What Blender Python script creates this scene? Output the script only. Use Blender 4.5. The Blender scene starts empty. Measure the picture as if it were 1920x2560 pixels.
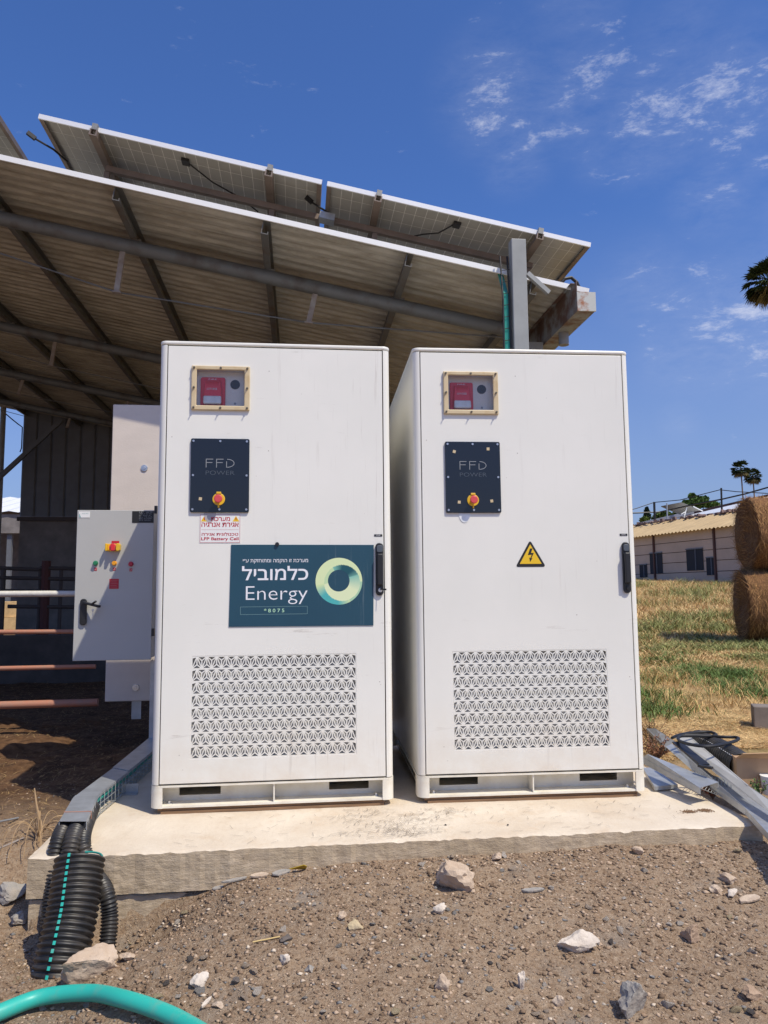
import bpy, math, random
import numpy as np
from mathutils import Vector, Matrix
random.seed(7); np.random.seed(7)
SC = bpy.context.scene
COL = SC.collection
# ------------------------------------------------------------------ camera
CP = np.array([0.7072, -3.8381, 1.0229]); FPX = 1894.66
CR = np.array([[0.9938430718, 0.1107724490, -0.0023266053],
               [-0.1104103067, 0.9884045515, -0.1042401880],
               [-0.0092473083, 0.1038552223, 0.9945494357]])   # columns: right, forward, up
cd = bpy.data.cameras.new('camera'); cam = bpy.data.objects.new('camera', cd); COL.objects.link(cam)
r_, f_, u_ = CR[:, 0], CR[:, 1], CR[:, 2]
cam.matrix_world = Matrix(((r_[0], u_[0], -f_[0], CP[0]), (r_[1], u_[1], -f_[1], CP[1]), (r_[2], u_[2], -f_[2], CP[2]), (0, 0, 0, 1)))
cd.sensor_fit = 'HORIZONTAL'; cd.sensor_width = 36; cd.lens = FPX/1920*36; cd.clip_start = .05; cd.clip_end = 3000
SC.camera = cam
# ------------------------------------------------------------------ sun, sky, exposure
SUN = Vector((.67, -.742, 1.52)).normalized()
sl = bpy.data.lights.new('sun', 'SUN'); sl.energy = 4.25; sl.angle = math.radians(.53); sl.color = (1.0, .915, .74)
so = bpy.data.objects.new('sun', sl); COL.objects.link(so); so.rotation_euler = SUN.to_track_quat('Z', 'Y').to_euler(); so.location = (6, -7, 14)
W = bpy.data.worlds.new('World'); SC.world = W; W.use_nodes = True
nt = W.node_tree; nt.nodes.clear(); N = nt.nodes.new; L = nt.links.new
def mth(op, a, b=None, c=None):
    n = N('ShaderNodeMath'); n.operation = op
    for i, v in enumerate((a, b, c)):
        if v is None: continue
        if isinstance(v, (int, float)): n.inputs[i].default_value = v
        else: L(v, n.inputs[i])
    return n.outputs[0]
sky = N('ShaderNodeTexSky'); sky.sky_type = 'NISHITA'; sky.sun_disc = False
sky.sun_elevation = math.asin(SUN.z); sky.sun_rotation = math.atan2(SUN.x, SUN.y)
sky.altitude = 200; sky.air_density = 1.0; sky.dust_density = 1.7; sky.ozone_density = 3.0
hs = N('ShaderNodeHueSaturation'); hs.inputs['Saturation'].default_value = 1.12; L(sky.outputs[0], hs.inputs['Color'])
tint = N('ShaderNodeMix'); tint.data_type = 'RGBA'; tint.blend_type = 'MULTIPLY'; tint.inputs[0].default_value = 1
L(hs.outputs[0], tint.inputs[6]); tint.inputs[7].default_value = (.79, .98, 1.40, 1)
tc = N('ShaderNodeTexCoord')
sepw = N('ShaderNodeSeparateXYZ'); L(tc.outputs['Generated'], sepw.inputs[0])
hz_ = N('ShaderNodeMapRange'); L(sepw.outputs['Z'], hz_.inputs[0]); hz_.inputs[1].default_value = .45; hz_.inputs[2].default_value = 0; hz_.inputs[3].default_value = 0; hz_.inputs[4].default_value = .72
hzm = N('ShaderNodeMix'); hzm.data_type = 'RGBA'; L(hz_.outputs[0], hzm.inputs[0]); L(tint.outputs[2], hzm.inputs[6]); hzm.inputs[7].default_value = (2.6, 3.15, 4.7, 1)
def pdir(px, py):
    d = CR @ np.array([(px-960)/FPX, 1, -(py-1280)/FPX]); return d/np.linalg.norm(d)
def blob(px, py, rad, amt):
    d = pdir(px, py); n = N('ShaderNodeVectorMath'); n.operation = 'DISTANCE'; L(tc.outputs['Generated'], n.inputs[0]); n.inputs[1].default_value = d
    m = N('ShaderNodeMapRange'); m.interpolation_type = 'SMOOTHSTEP'; L(n.outputs['Value'], m.inputs[0])
    m.inputs[1].default_value = rad/FPX; m.inputs[2].default_value = 0; m.inputs[3].default_value = 0; m.inputs[4].default_value = amt
    return m.outputs[0]
cov = None
for b in [(1250, 235, 190, .9), (1420, 250, 170, .85), (1640, 300, 190, 1.0), (1830, 240, 200, 1.0), (1290, 385, 120, .8), (1490, 390, 90, .5), (1470, 210, 150, .6),
          (1780, 490, 130, .85), (1880, 420, 90, .6), (1620, 710, 150, .6), (1690, 740, 130, .6), (1800, 820, 210, 1.0), (1930, 800, 230, 1.0), (1690, 890, 130, .75),
          (1700, 1050, 70, .5), (1440, 30, 150, .5), (1700, 90, 150, .5), (1560, 720, 90, .5), (2300, 600, 500, .8), (2500, 200, 500, .9)]:
    o = blob(*b); cov = o if cov is None else mth('MAXIMUM', cov, o)
mp = N('ShaderNodeMapping'); mp.inputs['Rotation'].default_value = (.3, .95, .2); mp.inputs['Scale'].default_value = (.9, 1, 2.5); L(tc.outputs['Generated'], mp.inputs[0])
def noise(scale, det, dist, rough=.6):
    n = N('ShaderNodeTexNoise'); n.inputs['Scale'].default_value = scale; n.inputs['Detail'].default_value = det; n.inputs['Distortion'].default_value = dist
    n.inputs['Roughness'].default_value = rough; L(mp.outputs[0], n.inputs['Vector']); return n.outputs[0]
n1 = noise(17, 12, .2, .70); n2 = noise(3.2, 3, .3)
far = mth('MULTIPLY', mth('SUBTRACT', n2, .56), 2.2)
covg = mth('MAXIMUM', cov, mth('MULTIPLY', far, mth('LESS_THAN', 0, 0)))
k = mth('ADD', n1, mth('MULTIPLY', mth('SUBTRACT', cov, 1), .22))
mr = N('ShaderNodeMapRange'); mr.interpolation_type = 'SMOOTHSTEP'; L(k, mr.inputs[0]); mr.inputs[1].default_value = .40; mr.inputs[2].default_value = .73; mr.inputs[3].default_value = 0; mr.inputs[4].default_value = .72
mx = N('ShaderNodeMix'); mx.data_type = 'RGBA'; L(mth('MAXIMUM', mr.outputs[0], mth('MULTIPLY', mth('MULTIPLY', cov, mth('MAXIMUM', mth('SUBTRACT', n1, .30), 0)), .42)), mx.inputs[0]); L(hzm.outputs[2], mx.inputs[6]); mx.inputs[7].default_value = (7.0, 7.2, 8.2, 1)
bg = N('ShaderNodeBackground'); bg.inputs['Strength'].default_value = .115; L(mx.outputs[2], bg.inputs['Color'])
wo = N('ShaderNodeOutputWorld'); L(bg.outputs[0], wo.inputs[0])
SC.view_settings.view_transform = 'Standard'; SC.view_settings.look = 'None'; SC.view_settings.exposure = 0.0; SC.view_settings.gamma = 1; SC.view_settings.use_curve_mapping = False
# ------------------------------------------------------------------ helpers
def hit(px, py, ax, val):
    d = CR @ np.array([(px-960)/FPX, 1, -(py-1280)/FPX]); return CP + d*(val-CP[ax])/d[ax]
def hitp(px, py, A, B):                      # the sloping plane z = A + B x
    d = CR @ np.array([(px-960)/FPX, 1, -(py-1280)/FPX]); t = (A+B*CP[0]-CP[2])/(d[2]-B*d[0]); return CP+t*d
_lat = np.random.rand(64, 64)
def vnoise(x, y):
    xi = np.floor(x).astype(int); yi = np.floor(y).astype(int); fx = x-xi; fy = y-yi
    fx = fx*fx*(3-2*fx); fy = fy*fy*(3-2*fy)
    g = lambda a, b: _lat[a % 64, b % 64]
    return (g(xi, yi)*(1-fx)+g(xi+1, yi)*fx)*(1-fy)+(g(xi, yi+1)*(1-fx)+g(xi+1, yi+1)*fx)*fy
def fbm(x, y, o=4):
    s = 0; a = .5
    for i in range(o): s = s+a*(vnoise(x*2**i+i*17.3, y*2**i+i*5.1)-.5); a *= .5
    return s
def sst(a, b, x):
    t = np.clip((x-a)/(b-a), 0, 1); return t*t*(3-2*t)
SX0, SX1, SY0, SY1, SZ = -.375, 2.765, -.53, 2.5, -.03          # concrete slab
def gz(x, y, fine=True):
    x = np.asarray(x, float); y = np.asarray(y, float)
    front = -.125-.10*np.clip(-.53-y, 0, 3)
    front = front-.19*sst(.66, -.15, x)*sst(.1, -.45, y)*(1-.55*sst(-.62, -1.05, y))
    front = front-.14*np.exp(-((x-.02)**2/.030+(y+.68)**2/.016))
    front = front+.05*np.exp(-((x-2.0)**2/1.2+(y+.9)**2/.3))
    back = -.10-.06*sst(.5, 4, y)
    base = front*(1-sst(-.5, .2, y))+back*sst(-.5, .2, y)
    hill = .057*np.clip(y-11, 0, 60)*sst(2.2, 6, x)*sst(90, 60, y)
    z = base+hill+.05*sst(2.9, 3.4, x)*sst(-.5, .3, y)*sst(14, 6, y)
    inslab = (x > SX0+.02) & (x < SX1-.02) & (y > SY0+.02) & (y < SY1-.02)
    z = z+.10*fbm(x*.9, y*.9, 3)*sst(.0, .4, np.abs(y-SY0)+.2)+.035*fbm(x*4, y*4, 3)
    if fine: z = z+.034*fbm(x*16+3, y*16, 3)+.02*np.clip(fbm(x*7+9, y*7, 3)-.08, 0, 1)
    z = np.minimum(z, np.where((x > SX0-.1) & (x < SX1+.1) & (y > SY0-.05) & (y < SY1+.1), SZ-.05, 1e9))
    return np.where(inslab, SZ-.12, z)
def hitg(px, py, dz=0):
    d = CR @ np.array([(px-960)/FPX, 1, -(py-1280)/FPX]); t = 1.5
    while t < 90:
        p = CP+d*t
        if p[2] < float(gz(p[0], p[1]))+dz: return p
        t += .01 if t < 8 else .05
    return p
# ---- materials
MATS = {}
def mat(name, col, rough=.6, metal=0, var=0, vscale=6, col2=None, bump=0, bscale=60, stretch=(1, 1, 1), spec=.5, coord='Object', detail=5, contrast=(.3, .7), extra=None, coat=0):
    if name in MATS: return MATS[name]
    m = bpy.data.materials.new(name); m.use_nodes = True; t = m.node_tree; b = t.nodes['Principled BSDF']
    b.inputs['Roughness'].default_value = rough; b.inputs['Metallic'].default_value = metal; b.inputs['Specular IOR Level'].default_value = spec
    b.inputs['Coat Weight'].default_value = coat
    c = (*col, 1); b.inputs['Base Color'].default_value = c
    tcn = t.nodes.new('ShaderNodeTexCoord'); mpn = t.nodes.new('ShaderNodeMapping'); mpn.inputs['Scale'].default_value = stretch
    t.links.new(tcn.outputs[coord], mpn.inputs[0])
    last = None
    if var or col2:
        n = t.nodes.new('ShaderNodeTexNoise'); n.inputs['Scale'].default_value = vscale; n.inputs['Detail'].default_value = detail; n.inputs['Roughness'].default_value = .62
        t.links.new(mpn.outputs[0], n.inputs['Vector'])
        r = t.nodes.new('ShaderNodeMapRange'); r.inputs[1].default_value = contrast[0]; r.inputs[2].default_value = contrast[1]; t.links.new(n.outputs[0], r.inputs[0])
        x = t.nodes.new('ShaderNodeMix'); x.data_type = 'RGBA'; t.links.new(r.outputs[0], x.inputs[0])
        if col2: x.inputs[6].default_value = c; x.inputs[7].default_value = (*col2, 1)
        else:
            x.inputs[6].default_value = tuple(v*(1-var) for v in col)+(1,); x.inputs[7].default_value = tuple(min(1, v*(1+var)) for v in col)+(1,)
        last = x.outputs[2]; t.links.new(last, b.inputs['Base Color'])
    if bump:
        n2_ = t.nodes.new('ShaderNodeTexNoise'); n2_.inputs['Scale'].default_value = bscale; n2_.inputs['Detail'].default_value = 6; t.links.new(mpn.outputs[0], n2_.inputs['Vector'])
        bp = t.nodes.new('ShaderNodeBump'); bp.inputs['Strength'].default_value = bump; bp.inputs['Distance'].default_value = .01
        t.links.new(n2_.outputs[0], bp.inputs['Height']); t.links.new(bp.outputs[0], b.inputs['Normal'])
    if extra: extra(t, b, mpn, tcn, last)
    MATS[name] = m; return m
def nz(t, src, scale, det=5, rough=.6, st=None):
    n = t.nodes.new('ShaderNodeTexNoise'); n.inputs['Scale'].default_value = scale; n.inputs['Detail'].default_value = det; n.inputs['Roughness'].default_value = rough
    if st:
        m = t.nodes.new('ShaderNodeMapping'); m.inputs['Scale'].default_value = st; t.links.new(src, m.inputs[0]); src = m.outputs[0]
    t.links.new(src, n.inputs['Vector']); return n.outputs[0]
def rng(t, src, a, b, c=0, d=1):
    r = t.nodes.new('ShaderNodeMapRange'); t.links.new(src, r.inputs[0]); r.inputs[1].default_value = a; r.inputs[2].default_value = b; r.inputs[3].default_value = c; r.inputs[4].default_value = d; return r.outputs[0]
def mm(t, op, a, b):
    n = t.nodes.new('ShaderNodeMath'); n.operation = op
    for i, v in enumerate((a, b)):
        if isinstance(v, (int, float)): n.inputs[i].default_value = v
        else: t.links.new(v, n.inputs[i])
    return n.outputs[0]
def mixc(t, f, a, b):
    x = t.nodes.new('ShaderNodeMix'); x.data_type = 'RGBA'
    for i, v in ((0, f), (6, a), (7, b)):
        if isinstance(v, (int, float)): x.inputs[i].default_value = v
        elif isinstance(v, tuple): x.inputs[i].default_value = (*v, 1)
        else: t.links.new(v, x.inputs[i])
    return x.outputs[2]
# ---- mesh builder
class MB:
    def __init__(s): s.v = []; s.f = []; s.m = []
    def add(s, vs, fs, mi=0):
        o = len(s.v); s.v += [tuple(p) for p in vs]; s.f += [tuple(i+o for i in f) for f in fs]; s.m += [mi]*len(fs); return s
    def box(s, x0, x1, y0, y1, z0, z1, mi=0, M=None):
        vs = [(x, y, z) for z in (z0, z1) for y in (y0, y1) for x in (x0, x1)]
        if M is not None: vs = [tuple(M @ Vector(p)) for p in vs]
        return s.add(vs, [(0, 2, 3, 1), (4, 5, 7, 6), (0, 1, 5, 4), (2, 6, 7, 3), (0, 4, 6, 2), (1, 3, 7, 5)], mi)
    def bar(s, a, b, w, h=None, mi=0, up=(0, 0, 1)):        # box beam from a to b
        a = Vector(a); b = Vector(b); h = h or w; d = (b-a).normalized(); u = Vector(up)
        if abs(d.dot(u)) > .98: u = Vector((0, 1, 0))
        x = d.cross(u).normalized()*w/2; z = x.cross(d).normalized()*h/2
        vs = [p+i*x+j*z for p in (a, b) for i, j in ((-1, -1), (1, -1), (1, 1), (-1, 1))]
        return s.add(vs, [(0, 1, 2, 3), (7, 6, 5, 4), (0, 4, 5, 1), (1, 5, 6, 2), (2, 6, 7, 3), (3, 7, 4, 0)], mi)
    def tube(s, path, r, n=10, mi=0, cap=True):
        path = [Vector(p) for p in path]; rs = r if isinstance(r, (list, tuple)) else [r]*len(path)
        o = len(s.v); prev = None
        for i, p in enumerate(path):
            d = (path[min(i+1, len(path)-1)]-path[max(i-1, 0)]).normalized()
            if prev is None:
                u = Vector((0, 0, 1)) if abs(d.z) < .9 else Vector((0, 1, 0)); a = d.cross(u).normalized()
            else: a = (prev-d*prev.dot(d)).normalized()
            prev = a; b = d.cross(a)
            for j in range(n):
                t = 2*math.pi*j/n; s.v.append(tuple(p+(a*math.cos(t)+b*math.sin(t))*rs[i]))
        fs = []
        for i in range(len(path)-1):
            for j in range(n):
                k = (j+1) % n; fs.append((o+i*n+j, o+i*n+k, o+(i+1)*n+k, o+(i+1)*n+j))
        if cap: fs.append(tuple(o+j for j in range(n))[::-1]); fs.append(tuple(o+(len(path)-1)*n+j for j in range(n)))
        s.f += fs; s.m += [mi]*len(fs); return s
    def prism(s, poly, y0, y1, mi=0, axis='y'):             # poly in (x,z) extruded along y; axis 'z': poly (x,y) along z
        n = len(poly)
        if axis == 'y': vs = [(a, y0, b) for a, b in poly]+[(a, y1, b) for a, b in poly]
        elif axis == 'z': vs = [(a, b, y0) for a, b in poly]+[(a, b, y1) for a, b in poly]
        else: vs = [(y0, a, b) for a, b in poly]+[(y1, a, b) for a, b in poly]
        fs = [tuple(range(n)), tuple(range(2*n-1, n-1, -1))]+[(i, i+n, (i+1) % n+n, (i+1) % n) for i in range(n)]
        return s.add(vs, fs, mi)
    def disc(s, c, r, y0, y1, n=20, mi=0):
        return s.prism([(c[0]+r*math.cos(2*math.pi*i/n), c[1]+r*math.sin(2*math.pi*i/n)) for i in range(n)], y0, y1, mi)
    def build(s, name, mats, parent=None, smooth=False, bevel=0, loc=None, rotz=0, recalc=True):
        me = bpy.data.meshes.new(name); me.from_pydata(s.v, [], s.f)
        for m in (mats if isinstance(mats, (list, tuple)) else [mats]): me.materials.append(m)
        if any(s.m): me.polygons.foreach_set('material_index', s.m)
        if recalc:
            import bmesh
            bm = bmesh.new(); bm.from_mesh(me); bmesh.ops.recalc_face_normals(bm, faces=bm.faces); bm.to_mesh(me); bm.free()
        if smooth: me.shade_auto(math.radians(38)) if hasattr(me, 'shade_auto') else me.polygons.foreach_set('use_smooth', [True]*len(me.polygons))
        me.update(); o = bpy.data.objects.new(name, me); COL.objects.link(o)
        if parent: o.parent = parent
        if loc is not None: o.location = loc
        if rotz: o.rotation_euler.z = rotz
        if bevel:
            b = o.modifiers.new('bevel', 'BEVEL'); b.width = bevel; b.segments = 2; b.limit_method = 'ANGLE'; b.angle_limit = math.radians(40); b.harden_normals = False
        return o
def smooth_all(o, ang=40):
    me = o.data; me.polygons.foreach_set('use_smooth', [True]*len(me.polygons))
    try: me.set_sharp_from_angle(angle=math.radians(ang))
    except Exception: pass
    return o
def raw(name, v, f, mats, kind=None, cols=None, parent=None, smooth=False):
    me = bpy.data.meshes.new(name); v = np.asarray(v, np.float32); f = np.asarray(f, np.int32)
    me.vertices.add(len(v)); me.vertices.foreach_set('co', v.ravel()); nf, k = f.shape
    me.loops.add(nf*k); me.loops.foreach_set('vertex_index', f.ravel()); me.polygons.add(nf)
    me.polygons.foreach_set('loop_start', np.arange(0, nf*k, k, dtype=np.int32))
    me.update(calc_edges=True)
    if cols is not None:
        a = me.color_attributes.new('tone', 'FLOAT_COLOR', 'POINT'); c = np.ones((len(v), 4), np.float32); c[:, :3] = cols; a.data.foreach_set('color', c.ravel())
    me.materials.append(mats)
    if smooth: me.polygons.foreach_set('use_smooth', [True]*nf)
    o = bpy.data.objects.new(name, me); COL.objects.link(o)
    if kind: o['kind'] = kind
    if parent: o.parent = parent
    return o
def tag(o, label, cat, group=None):
    o['label'] = label; o['category'] = cat
    if group: o['group'] = group
    return o
def thing(name, loc, label, cat, group=None, rotz=0):
    o = bpy.data.objects.new(name, None); o.empty_display_size = .1; COL.objects.link(o); o.location = loc; o.rotation_euler.z = rotz
    return tag(o, label, cat, group)
def rrect(x0, x1, z0, z1, r, n=5):
    p = []
    for cx, cz, a in ((x1-r, z1-r, 0), (x0+r, z1-r, 90), (x0+r, z0+r, 180), (x1-r, z0+r, 270)):
        for i in range(n+1):
            t = math.radians(a+90*i/n); p.append((cx+r*math.cos(t), cz+r*math.sin(t)))
    return p
def holes_plate(mb, x0, x1, z0, z1, holes, y0, y1, mi=0):
    xs = sorted({x0, x1, *[h[0] for h in holes], *[h[1] for h in holes]}); zs = sorted({z0, z1, *[h[2] for h in holes], *[h[3] for h in holes]})
    inh = lambda i, j: any(h[0] <= (xs[i]+xs[i+1])/2 <= h[1] and h[2] <= (zs[j]+zs[j+1])/2 <= h[3] for h in holes)
    V = {}; nv = []
    def vi(i, j, y):
        k = (i, j, y)
        if k not in V: V[k] = len(nv); nv.append((xs[i], y, zs[j]))
        return V[k]
    fs = []; nx, nz_ = len(xs)-1, len(zs)-1
    sol = lambda i, j: 0 <= i < nx and 0 <= j < nz_ and not inh(i, j)
    for i in range(nx):
        for j in range(nz_):
            if not sol(i, j): continue
            fs.append((vi(i, j, y0), vi(i+1, j, y0), vi(i+1, j+1, y0), vi(i, j+1, y0)))
            fs.append((vi(i, j, y1), vi(i, j+1, y1), vi(i+1, j+1, y1), vi(i+1, j, y1)))
            for di, dj, a, b in ((-1, 0, (i, j), (i, j+1)), (1, 0, (i+1, j+1), (i+1, j)), (0, -1, (i+1, j), (i, j)), (0, 1, (i, j+1), (i+1, j+1))):
                if not sol(i+di, j+dj): fs.append((vi(*a, y0), vi(*b, y0), vi(*b, y1), vi(*a, y1)))
    mb.add(nv, fs, mi)
_tc = {}
def text_mesh(body, rtl=False, off=0):
    key = (body, rtl, off)
    if key in _tc: return _tc[key]
    cu = bpy.data.curves.new('lettering', 'FONT'); cu.body = body[::-1] if rtl else body; cu.offset = off; cu.resolution_u = 3
    o = bpy.data.objects.new('lettering', cu); COL.objects.link(o)
    dg = bpy.context.evaluated_depsgraph_get(); me = bpy.data.meshes.new_from_object(o.evaluated_get(dg))
    v = np.array([p.co[:] for p in me.vertices]); f = [tuple(p.vertices) for p in me.polygons]
    bpy.data.objects.remove(o); bpy.data.curves.remove(cu); bpy.data.meshes.remove(me)
    par = list(range(len(v)))
    def fd(i):
        while par[i] != i: par[i] = par[par[i]]; i = par[i]
        return i
    for q in f:
        for w in q[1:]: par[fd(w)] = fd(q[0])
    ids = {}
    for i in range(len(v)): v[i][2] = ids.setdefault(fd(i), len(ids)) % 5 * .00012        # each glyph a hair apart, no coplanar overlaps
    _tc[key] = (v, f); return v, f
def text(mb, body, x0, x1, z0, z1, y, rtl=False, mi=0, off=0, back=False):     # fitted into the rectangle, facing -y
    v, f = text_mesh(body, rtl, off); a, b = v.min(0), v.max(0)
    sx = (x1-x0)/(b[0]-a[0]); sz = (z1-z0)/(b[1]-a[1])
    mb.add([(x0+(p[0]-a[0])*sx, y-p[2], z0+(p[1]-a[1])*sz) for p in v], f, mi)
# ------------------------------------------------------------------ material set
def dirt_nodes(t, b, mpn, tcn, last):
    co = tcn.outputs['Object']; sep = t.nodes.new('ShaderNodeSeparateXYZ'); t.links.new(co, sep.inputs[0])
    c = mixc(t, rng(t, nz(t, co, 1.7, 6), .35, .65), (.255, .163, .098), (.37, .255, .163))
    c = mixc(t, rng(t, nz(t, co, 11, 6, .7), .50, .68, 0, .6), c, (.20, .135, .09))
    c = mixc(t, rng(t, nz(t, co, 55, 4, .7), .38, .7), c, (.46, .35, .245))
    c = mixc(t, rng(t, nz(t, co, 120, 3, .7), .52, .70), c, (.17, .115, .078))
    c = mixc(t, rng(t, nz(t, co, 3.1, 5), .56, .68, 0, .6), c, (.28, .25, .215))
    vo = t.nodes.new('ShaderNodeTexVoronoi'); vo.inputs['Scale'].default_value = 75; t.links.new(co, vo.inputs['Vector'])
    spk = mm(t, 'MULTIPLY', rng(t, vo.outputs['Distance'], .42, .30), rng(t, vo.outputs['Color'], .62, .66))
    c = mixc(t, mm(t, 'MULTIPLY', spk, .6), c, (.50, .38, .27))
    # manure and straw litter under the shed roof
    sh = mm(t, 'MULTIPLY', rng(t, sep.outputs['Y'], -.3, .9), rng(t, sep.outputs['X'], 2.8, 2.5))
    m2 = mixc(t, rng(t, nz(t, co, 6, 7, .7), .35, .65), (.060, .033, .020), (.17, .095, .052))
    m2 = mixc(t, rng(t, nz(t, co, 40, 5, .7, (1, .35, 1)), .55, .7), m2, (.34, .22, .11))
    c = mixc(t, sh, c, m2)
    fl = mm(t, 'MULTIPLY', rng(t, sep.outputs['X'], 2.8, 3.3), rng(t, sep.outputs['Y'], -.4, .5))
    m3 = mixc(t, rng(t, nz(t, co, .8, 6, .6), .42, .6), (.46, .31, .15), (.30, .27, .11))
    m3 = mixc(t, rng(t, nz(t, co, 22, 5, .7), .4, .7), m3, (.32, .20, .095))
    c = mixc(t, fl, c, m3)
    t.links.new(c, b.inputs['Base Color'])
    h = mm(t, 'ADD', nz(t, co, 45, 7, .75), mm(t, 'MULTIPLY', mm(t, 'MULTIPLY', spk, -1), -.25))
    bp = t.nodes.new('ShaderNodeBump'); bp.inputs['Strength'].default_value = 1; bp.inputs['Distance'].default_value = .016; t.links.new(h, bp.inputs['Height']); t.links.new(bp.outputs[0], b.inputs['Normal'])
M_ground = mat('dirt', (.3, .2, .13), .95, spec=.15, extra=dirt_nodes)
def tone_nodes(t, b, mpn, tcn, last):
    a = t.nodes.new('ShaderNodeAttribute'); a.attribute_name = 'tone'; t.links.new(a.outputs['Color'], b.inputs['Base Color'])
M_tone = mat('straw_and_leaf', (.3, .3, .1), .7, spec=.25, extra=tone_nodes)
M_print = mat('printed_film', (.3, .3, .1), .35, extra=tone_nodes)
def island(base, hi, seed=0):
    def fn(t, b, mpn, tcn, last):
        g = t.nodes.new('ShaderNodeNewGeometry'); c = mixc(t, g.outputs['Random Per Island'], base, hi)
        c = mixc(t, rng(t, nz(t, tcn.outputs['Object'], 90, 4), .4, .7, 0, .5), c, tuple(v*.55 for v in base)); t.links.new(c, b.inputs['Base Color'])
    return fn
def peb_nodes(t, b, mpn, tcn, last):
    g = t.nodes.new('ShaderNodeNewGeometry'); rp = g.outputs['Random Per Island']
    c = mixc(t, rng(t, rp, 0, .6), (.14, .092, .058), (.30, .205, .135)); c = mixc(t, rng(t, rp, .72, .76), c, (.46, .34, .24)); c = mixc(t, rng(t, rp, .92, .93), c, (.60, .50, .39)); c = mixc(t, rng(t, rp, .95, .96), c, (.20, .19, .18))
    t.links.new(c, b.inputs['Base Color'])
M_pebble = mat('pebble', (.4, .3, .2), .9, spec=.2, extra=peb_nodes)
def conc_nodes(t, b, mpn, tcn, last):
    co = tcn.outputs['Object']; sep = t.nodes.new('ShaderNodeSeparateXYZ'); t.links.new(co, sep.inputs[0])
    g = t.nodes.new('ShaderNodeNewGeometry'); sn = t.nodes.new('ShaderNodeSeparateXYZ'); t.links.new(g.outputs['Normal'], sn.inputs[0])
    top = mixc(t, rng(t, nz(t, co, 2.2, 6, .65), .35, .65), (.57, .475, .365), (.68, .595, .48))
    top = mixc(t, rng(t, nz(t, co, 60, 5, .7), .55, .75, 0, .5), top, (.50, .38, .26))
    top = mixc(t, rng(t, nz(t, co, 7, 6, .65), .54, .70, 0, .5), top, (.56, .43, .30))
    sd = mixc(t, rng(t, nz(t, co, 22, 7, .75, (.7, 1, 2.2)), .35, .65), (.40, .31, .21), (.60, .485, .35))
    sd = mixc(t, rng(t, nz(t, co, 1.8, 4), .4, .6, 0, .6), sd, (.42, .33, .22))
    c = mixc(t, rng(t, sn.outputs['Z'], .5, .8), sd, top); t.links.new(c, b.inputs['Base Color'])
    w = nz(t, co, 26, 8, .75, (.8, 1, 2.6)); w2 = nz(t, co, 110, 5, .7)
    fr = rng(t, sn.outputs['Z'], .5, .8)
    h = mm(t, 'ADD', mm(t, 'MULTIPLY', w, mm(t, 'SUBTRACT', 1.1, fr)), mm(t, 'MULTIPLY', w2, .35))
    bp = t.nodes.new('ShaderNodeBump'); bp.inputs['Strength'].default_value = .8; bp.inputs['Distance'].default_value = .006; t.links.new(h, bp.inputs['Height']); t.links.new(bp.outputs[0], b.inputs['Normal'])
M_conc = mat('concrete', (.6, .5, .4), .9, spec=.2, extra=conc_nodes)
WHITE = (.80, .79, .78)
def cab_nodes(streak):
    def fn(t, b, mpn, tcn, last):
        co = tcn.outputs['Object']; sep = t.nodes.new('ShaderNodeSeparateXYZ'); t.links.new(co, sep.inputs[0])
        c = mixc(t, rng(t, nz(t, co, 1.6, 4), .35, .65), (.775, .765, .705), (.82, .805, .745))
        c = mixc(t, mm(t, 'MULTIPLY', rng(t, sep.outputs['Z'], .50, .02, 0, .75), rng(t, nz(t, co, 5, 5, .7), .3, .7)), c, (.66, .56, .44))
        sp = t.nodes.new('ShaderNodeTexVoronoi'); sp.inputs['Scale'].default_value = 16; t.links.new(co, sp.inputs['Vector'])
        c = mixc(t, mm(t, 'MULTIPLY', rng(t, sp.outputs['Distance'], .06, .03), rng(t, sp.outputs['Color'], .75, .8)), c, (.40, .36, .32))
        if streak:
            vs = nz(t, co, 1, 6, .7, (34, 1, 1.3)); reg = nz(t, co, 2.4, 3)
            s = mm(t, 'MULTIPLY', rng(t, vs, .56, .72), mm(t, 'MULTIPLY', rng(t, reg, .42, .62), rng(t, sep.outputs['X'], .35, .75)))
            hsx = nz(t, co, 1, 7, .75, (3.2, 1, 26)); s2 = mm(t, 'MULTIPLY', rng(t, hsx, .60, .70), rng(t, nz(t, co, 3.1, 3), .5, .60))
            c = mixc(t, mm(t, 'MULTIPLY', mm(t, 'MAXIMUM', s, s2), streak), c, (.42, .37, .32))
        t.links.new(c, b.inputs['Base Color'])
        bp = t.nodes.new('ShaderNodeBump'); bp.inputs['Strength'].default_value = .12; bp.inputs['Distance'].default_value = .003
        t.links.new(nz(t, co, 220, 2), bp.inputs['Height']); t.links.new(bp.outputs[0], b.inputs['Normal'])
    return fn
M_cab = mat('white_powder_coat', WHITE, .34, extra=cab_nodes(.38)); M_cabd = mat('white_powder_coat_stained', WHITE, .36, extra=cab_nodes(.75))
M_base = mat('white_base_paint', (.78, .74, .64), .5, col2=(.62, .54, .41), vscale=9, contrast=(.45, .8))
M_filter = mat('inner_grille_backing', (.52, .52, .51), .6, col2=(.42, .38, .34), vscale=14, contrast=(.5, .8))
M_dark = mat('dark_void', (.02, .02, .022), .8)
M_shim = mat('plywood_shim', (.22, .13, .07), .85, var=.4, vscale=30, stretch=(.2, 1, 6))
M_beige = mat('yellowed_plastic_frame', (.62, .50, .31), .45, col2=(.50, .36, .18), vscale=14, contrast=(.5, .75))
M_screw = mat('brass_screw', (.33, .27, .18), .35, .9)
M_steel = mat('zinc_screw', (.62, .62, .62), .35, .9)
M_acryl = mat('black_acrylic', (.012, .014, .020), .06, spec=.6)
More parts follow.
